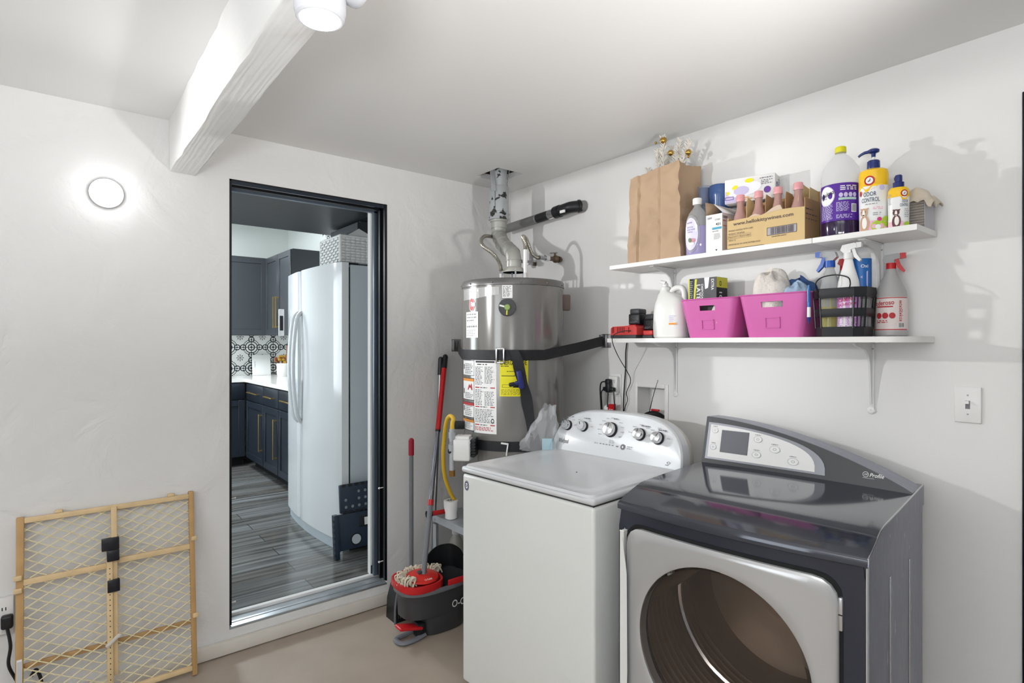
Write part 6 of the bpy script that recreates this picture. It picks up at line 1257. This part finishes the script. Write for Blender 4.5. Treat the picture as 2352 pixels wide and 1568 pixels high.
mPk = M('hot_pink_plastic', (204, 98, 166), 0.35); mPkD = M('deep_pink_plastic', (206, 46, 138), 0.35)
def pink_basket(label, y, w0, w1, d0, d1, h, slot, x=-0.104):
    t = item('pink_basket', label, 'basket', y, x, LZ)
    zs = [0, h*0.70, h*0.83, h]; nx = 12
    def per(w_, d_, r_):
        P = []; fr = [-1, -slot, slot, 1]
        for i in range(3):
            for k in range(4): P.append((fr[i]*(w_/2-r_)+(fr[i+1]-fr[i])*(w_/2-r_)*k/4, -d_/2))
        def arc(cx_, cy_, a0):
            return [(cx_+math.cos(R(a0+90*k/5))*r_, cy_+math.sin(R(a0+90*k/5))*r_) for k in range(5)]
        P += arc(w_/2-r_, -d_/2+r_, -90); P += arc(w_/2-r_, d_/2-r_, 0); P += arc(-w_/2+r_, d_/2-r_, 90); P += arc(-w_/2+r_, -d_/2+r_, 180)
        return P
    q = MB(); n = len(per(w0, d0, 0.02)); vs = []; fs = []
    for off in (0, 1):
        for z in zs:
            f_ = z/h; P = per(w0+(w1-w0)*f_-off*0.005, d0+(d1-d0)*f_-off*0.005, 0.026); vs += [(a, b_, z+(0.002 if off and z == 0 else 0)) for a, b_ in P]
    def idx(off, j, i): return off*4*n+j*n+i % n
    for j in range(3):
        for i in range(n):
            if j == 1 and 4 <= i < 8: continue
            fs.append((idx(0, j, i), idx(0, j, i+1), idx(0, j+1, i+1), idx(0, j+1, i))); fs.append((idx(1, j, i), idx(1, j+1, i), idx(1, j+1, i+1), idx(1, j, i+1)))
    for i in range(n): fs.append((idx(0, 3, i), idx(0, 3, i+1), idx(1, 3, i+1), idx(1, 3, i)))
    for i in range(4, 8): fs.append((idx(0, 1, i), idx(0, 1, i+1), idx(1, 1, i+1), idx(1, 1, i))); fs.append((idx(0, 2, i+1), idx(0, 2, i), idx(1, 2, i), idx(1, 2, i+1)))
    for i in (4, 8): fs.append((idx(0, 1, i), idx(1, 1, i), idx(1, 2, i), idx(0, 2, i)))
    fs.append(tuple(idx(0, 0, i) for i in reversed(range(n)))); fs.append(tuple(idx(1, 0, i) for i in range(n)))
    q.add(vs, fs, mPk); q.tube([(a, b_, h) for a, b_ in per(w1, d1, 0.026)], 0.0028, mPk, 8, closed=True)
    yb = -(d0+(d1-d0)*0.36)/2-0.0004; lean = math.degrees(math.atan((d1-d0)/2/h)); X = T((0, yb, h*0.34)) @ Rx(-lean*-1)
    ww, hh = 0.028, 0.020
    for a in ((-ww, ww, -hh, -hh+0.003), (-ww, ww, hh-0.003, hh), (-ww, -ww+0.003, -hh, hh), (ww-0.003, ww, -hh, hh)): q.box(a[0], a[1], -0.0022, 0.001, a[2], a[3], mPk, X)
    q.build('tub', t); return t
pink_basket('smaller pink plastic basket holding the latex glove box', -1.520, 0.200, 0.262, 0.150, 0.182, 0.158, 0.36)
pink_basket('larger pink plastic basket full of towels', -1.788, 0.212, 0.268, 0.150, 0.182, 0.160, 0.40)
t = item('glove_box', 'black and yellow latex glove box standing in the smaller pink basket', 'glove box', -1.470, -0.108, LZ+0.0025)
mLime = M('lime_yellow', (208, 206, 40), 0.45); mChar = M('box_charcoal', (72, 72, 76), 0.45); q = MB(); q.box(-0.066, 0.066, -0.040, 0.042, 0, 0.248, mPrint, r=0.001)
Dc = Decal(q, flat(-0.040)); Dc.rect(-0.066, 0.10, -0.060, 0.248, mLime); Dc.rect(-0.060, 0.10, -0.040, 0.248, mPrint, 0.0008); Dc.rect(-0.040, 0.10, 0.066, 0.248, mChar, 0.0006); Dc.poly([(-0.042, 0.150), (-0.034, 0.150), (-0.024, 0.245), (-0.034, 0.245)], mLime, 0.0012); Dc.poly([(0.010, 0.248), (0.034, 0.248), (0.028, 0.205), (0.014, 0.200)], mPaper, 0.0012)
Dc.text('LATEX', -0.018, 0.180, 0.026, mPaper, 0.0014, width=0.085, bold=True, rot=R(-90)); Dc.text('DISPOSABLE', 0.000, 0.180, 0.013, mPaper, 0.0014, width=0.085, bold=True, rot=R(-90)); Dc.text('EXTRA', 0.048, 0.218, 0.018, mPaper, 0.0014, width=0.045, bold=True, rot=R(-90)); Dc.lines(-0.058, 0.11, -0.044, 0.24, 16, mPrintL, 0.0014, 3, wl=0.006)
Dc.poly([(0.012, 0.190), (0.040, 0.170), (0.055, 0.110), (0.020, 0.110)], mDkGrey, 0.0010)
Dc = Decal(q, side(0.066, 1)); Dc.rect(-0.040, 0.205, 0.042, 0.247, mLime); Dc.text('100', -0.012, 0.165, 0.030, mPaper, 0.0012, width=0.050, bold=True, rot=R(-90)); Dc.ell(-0.012, 0.222, 0.008, 0.010, mPrint, 0.0012, inner=0.7)
q.build('body', t)
def towel(name, label, col_m, loc, w_, h_, d_, seed, rz=0):
    q = MB()
    def f(u, v):
        a = u*2*PI; b_ = v*PI*0.5; n_ = 1+0.28*mnoise.noise(Vector((math.cos(a)*1.4+seed, math.sin(a)*1.4, v*2.2))); return (math.cos(a)*math.cos(b_)**0.8*w_*n_, math.sin(a)*math.cos(b_)**0.8*d_*n_, math.sin(b_)*h_*n_)
    q.grid(f, 48, 16, col_m); o = q.build(name, loc=loc, rotz=R(-90+rz)); tag(o, label, 'towel'); return o
mTW = M('white_waffle_towel', (222, 216, 208), 0.9, bump=1.0, bscale=130); mTB = M('blue_towel', (58, 86, 132), 0.9, bump=0.8, bscale=120); mTLB = M('pale_blue_towel', (160, 182, 206), 0.9, bump=0.8, bscale=120)
towel('folded_towel', 'white waffle towel heaped in the left of the larger pink basket', mTW, (-0.118, -1.750, LZ+0.105), 0.080, 0.140, 0.072, 3.1)
towel('folded_towel', 'dark blue towel in the back right of the larger pink basket', mTB, (-0.075, -1.838, LZ+0.105), 0.066, 0.112, 0.042, 4.0)
towel('folded_towel', 'pale blue towel in front of the dark blue towel in the pink basket', mTLB, (-0.128, -1.852, LZ+0.105), 0.048, 0.092, 0.050, 7.3)
towel('white_rag', 'white rag folded inside the smaller pink basket', mTW, (-0.150, -1.560, LZ+0.06), 0.050, 0.085, 0.030, 11.0)
t = item('ballpoint_pen', 'blue and white pen hanging upright between the pink and black baskets', 'pen', -1.926, -0.203, LZ+0.047)
q = MB(); q.cyl((0, 0, 0.055), (0, 0, 0.126), 0.0055, M('pen_blue', (40, 116, 190), 0.25), 0.0045); q.cyl((0, 0, 0.118), (0, 0, 0.134), 0.0032, M('pen_blue', (40, 116, 190), 0.25)); q.box(-0.002, 0.002, -0.009, -0.006, 0.075, 0.120, M('pen_blue', (40, 116, 190), 0.25)); q.build('barrel', t)
q = MB(); q.cyl((0, 0, 0.022), (0, 0, 0.057), 0.0062, mWhite, 0.0058); q.build('grip', t); q = MB(); q.cyl((0, 0, 0.0), (0, 0, 0.022), 0.0016, mBlue, 0.0058); q.build('tip', t)

# black slatted bucket basket
t = item('black_basket', 'black slatted plastic basket with a wire handle full of spray bottles', 'basket', -2.012, -0.130, LZ)
def oct_(w_, d_, z, c=0.35):
    a, b_ = w_/2, d_/2; ca, cb = a*c, b_*c; P = [(-a+ca, -b_), (a-ca, -b_), (a, -b_+cb), (a, b_-cb), (a-ca, b_), (-a+ca, b_), (-a, b_-cb), (-a, -b_+cb)]
    out = []
    for i in range(8):
        p, n_ = P[i], P[(i+1) % 8]
        for k in range(3): out.append((p[0]+(n_[0]-p[0])*k/3, p[1]+(n_[1]-p[1])*k/3, z))
    return out
def wz(z): f_ = z/0.165; return 0.150+0.020*f_, 0.116+0.012*f_
def band(z0, z1, bulge=0.0):
    a, c = wz(z0), wz(z1); m = wz((z0+z1)/2); q.loft([oct_(a[0], a[1], z0), oct_(m[0]+bulge, m[1]+bulge, (z0+z1)/2), oct_(c[0], c[1], z1), oct_(c[0]-0.005, c[1]-0.005, z1), oct_(a[0]-0.005, a[1]-0.005, z0), oct_(a[0], a[1], z0)], mBlack, None, False, False)
q = MB(); band(0.0, 0.034); band(0.068, 0.096, 0.004); band(0.132, 0.166, 0.004); q.prism([(p[0], p[1]) for p in oct_(0.145, 0.111, 0)], 0.0, 0.003, mBlack)
a_, b_ = oct_(*wz(0.03), 0.03), oct_(*wz(0.135), 0.135)
for i in range(0, 24, 1):
    if i % 3 == 0 or i in (4, 5, 10): q.box(-0.0016, 0.0016, -0.001, 0.0012, 0, 0.0, mBlack) if False else q.tube([a_[i], b_[i]], 0.0018 if i % 3 else 0.003, mBlack, 5)
q.build('basket_body', t, smooth_angle=25)
q = MB(); q.tube([(-0.062, -0.062, 0.160), (-0.060, -0.080, 0.185), (-0.045, -0.066, 0.205), (-0.010, -0.045, 0.212), (0.030, -0.050, 0.200), (0.044, -0.066, 0.180), (0.046, -0.078, 0.160)], 0.0022, mBlack, 8, sm=6); q.build('handle', t)

def trigger_head(parent, x, y, z, col_m, flip=1, col2=None, s_=1.0, rz=0.0):
    """nozzle points along +x*flip"""
    X = T((x, y, z)) @ Rz(rz) @ Matrix.Diagonal((flip*s_, s_, s_, 1)); q = MB(); c2 = col2 or col_m
    q.cyl((0, 0, 0.0), (0, 0, 0.020), 0.0145, col_m, 0.0140, n=24, X=X); q.build('collar', parent)
    q = MB(); q.prism([(-0.022, 0.030), (-0.016, 0.046), (0.020, 0.050), (0.026, 0.046), (0.026, 0.034), (0.010, 0.030), (0.010, 0.018), (-0.010, 0.018)], -0.009, 0.009, c2, 'y', X=X); q.build('head', parent)
    q = MB(); q.prism([(0.024, 0.032), (0.040, 0.034), (0.040, 0.050), (0.024, 0.050)], -0.0075, 0.0075, col_m, 'y', X=X); q.build('nozzle', parent)
    q = MB(); q.prism([(0.010, 0.034), (0.020, 0.034), (0.026, 0.014), (0.038, -0.006), (0.034, -0.012), (0.018, 0.004)], -0.006, 0.006, col_m, 'y', X=X); q.build('trigger', parent)
mCl2 = M('frosted_bottle', (214, 216, 216), 0.2, trans=0.55, ior=1.1); mBlueT = M('bright_blue_plastic', (30, 84, 176), 0.25); mLab2 = M('pink_lilac_label', (206, 150, 214), 0.35)
BZ = LZ+0.0035
t = item('spray_bottle', 'frosted spray bottle with blue trigger at the left of the black basket', 'spray bottle', -1.970, -0.140, BZ)
q = MB(); q.lathe([(0.026, 0), (0.030, 0.004), (0.030, 0.10)], M('yellow_liquid', (206, 196, 120), 0.15, trans=0.4), 30, cap=True); q.lathe([(0.030, 0.1005), (0.030, 0.17), (0.024, 0.20), (0.014, 0.232), (0.0125, 0.245)], mCl2, 30); Dc = Decal(q, curved(0.0302)); Dc.rect(-0.01, 0.03, 0.04, 0.13, M('olive_label', (170, 160, 90), 0.4)); q.build('body', t)
trigger_head(t, 0, 0, 0.240, mBlueT, -1, mCl2, 1.15)
t = item('spray_bottle', 'spray bottle with small red trigger head in the middle of the black basket', 'spray bottle', -2.000, -0.100, BZ)
q = MB(); q.lathe([(0.024, 0), (0.027, 0.004), (0.027, 0.17), (0.020, 0.205), (0.0125, 0.232)], mCl2, 28); q.build('body', t); trigger_head(t, 0, 0, 0.228, mRed, 1, mRed, 0.9, 25)
t = item('spray_bottle', 'white spray bottle with white trigger rising from the black basket', 'spray bottle', -2.032, -0.146, BZ)
q = MB(); q.lathe([(0.032, 0), (0.036, 0.005), (0.036, 0.16), (0.033, 0.185), (0.019, 0.235), (0.013, 0.262)], mWhite, 32, sx=0.98, sy=0.7); Dc = Decal(q, curved(0.0365, 0.7)); Dc.rect(-0.038, 0.015, 0.05, 0.150, mLab2, 0.0006); Dc.text('FOAMING', 0.0, 0.122, 0.020, M('magenta_print', (206, 60, 120), 0.5), 0.0012, width=0.06, bold=True, rot=0.12); Dc.text('BATHROOM', 0.004, 0.106, 0.014, M('magenta_print', (206, 60, 120), 0.5), 0.0012, width=0.06, bold=True, rot=0.12); Dc.rect(-0.03, 0.136, 0.05, 0.148, mLil, 0.0010); Dc.lines(-0.03, 0.03, 0.045, 0.07, 7, mPaper, 0.0012, 6, wl=0.01); q.build('body', t)
trigger_head(t, 0, 0, 0.262, mWhite, 1, mWhite, 1.05)
t = item('spray_bottle', 'clear rounded bottle with blue label behind the white sprayer', 'spray bottle', -2.056, -0.102, BZ)
q = MB(); q.lathe([(0.026, 0), (0.029, 0.005), (0.030, 0.255), (0.027, 0.280), (0.016, 0.296), (0.008, 0.299)], mPet, 32); q.build('body', t); q = MB(); q.lathe([(0.0306, 0.165), (0.0306, 0.262)], M('sky_blue_label', (34, 104, 178), 0.3), 40, cap=False); Dc = Decal(q, curved(0.0307)); Dc.poly([(-0.04, 0.165), (0.03, 0.165), (0.03, 0.22), (0.01, 0.20), (-0.01, 0.19)], mLil, 0.0008); Dc.text('Oxi', 0.020, 0.235, 0.015, mPaper, 0.001, bold=True); q.build('label', t)
t = item('spray_bottle', 'tall frosted spray bottle with red trigger and red label right of the black basket', 'spray bottle', -2.128, -0.049, LZ)
q = MB(); q.lathe([(0.042, 0), (0.047, 0.005), (0.047, 0.13), (0.044, 0.150), (0.030, 0.185), (0.018, 0.215), (0.0145, 0.232)], M('milky_bottle', (208, 206, 204), 0.3, trans=0.35), 40); q.build('body', t)
q = MB(); q.lathe([(0.0476, 0.020), (0.0476, 0.132)], M('pale_red_white_label', (226, 214, 210), 0.4), 48, cap=False); Dc = Decal(q, curved(0.0478), step=0.006); Dc.rect(-0.07, 0.128, 0.07, 0.1305, mPrintR); Dc.rect(-0.07, 0.022, 0.07, 0.025, mPrintR); Dc.text('Poderoso', -0.010, 0.112, 0.022, mPrintR, 0.0012, width=0.066, bold=True, rot=0.06); Dc.rect(-0.030, 0.098, 0.020, 0.102, mPrintR, 0.001)
for k in range(3): Dc.ell(-0.022+k*0.020, 0.070, 0.009, 0.010, mPrintR, 0.001)
Dc.lines(-0.03, 0.045, 0.010, 0.056, 2, mPrintR, 0.001, 4, wl=0.01); Dc.lines(0.038, 0.05, 0.050, 0.12, 12, mPrintR, 0.001, 5, wl=0.006); Dc.rect(0.034, 0.030, 0.056, 0.046, mPaper, 0.001); Dc.bars(0.036, 0.031, 0.054, 0.045, mPrint, 12, 0.0014); q.build('label', t)
trigger_head(t, 0, 0, 0.228, mRed, 1, mCl2, 1.05, 8)
# charger cords hanging from the lower shelf
for nm, pts, r_, lb in (('power_cord', [(-0.010, -0.952, 1.409), (-0.010, -0.945, 1.36), (-0.010, -0.944, 1.28), (-0.011, -0.938, 1.20), (-0.012, -0.932, 1.10), (-0.012, -0.932, 0.95)], 0.0032, 'thick black cord hanging straight below the left end of the lower shelf'),
                        ('power_cord', [(-0.176, -1.115, LZ+0.035), (-0.205, -1.090, LZ+0.033), (-0.216, -1.045, LZ+0.015), (-0.212, -1.035, LZ-0.02), (-0.14, -1.010, 1.34), (-0.05, -0.985, 1.27), (-0.020, -0.985, 1.22), (-0.015, -0.955, 1.16), (-0.015, -0.960, 1.12), (-0.015, -0.938, 1.06), (-0.02, -0.955, 1.0), (-0.02, -0.95, 0.93)], 0.0020, 'thin wavy black cord from the red charger down past the outlet')):
    q = MB(); q.tube(pts, r_, mBlack, 7, sm=7); o = q.build('hanging_'+nm); tag(o, lb, 'cord')
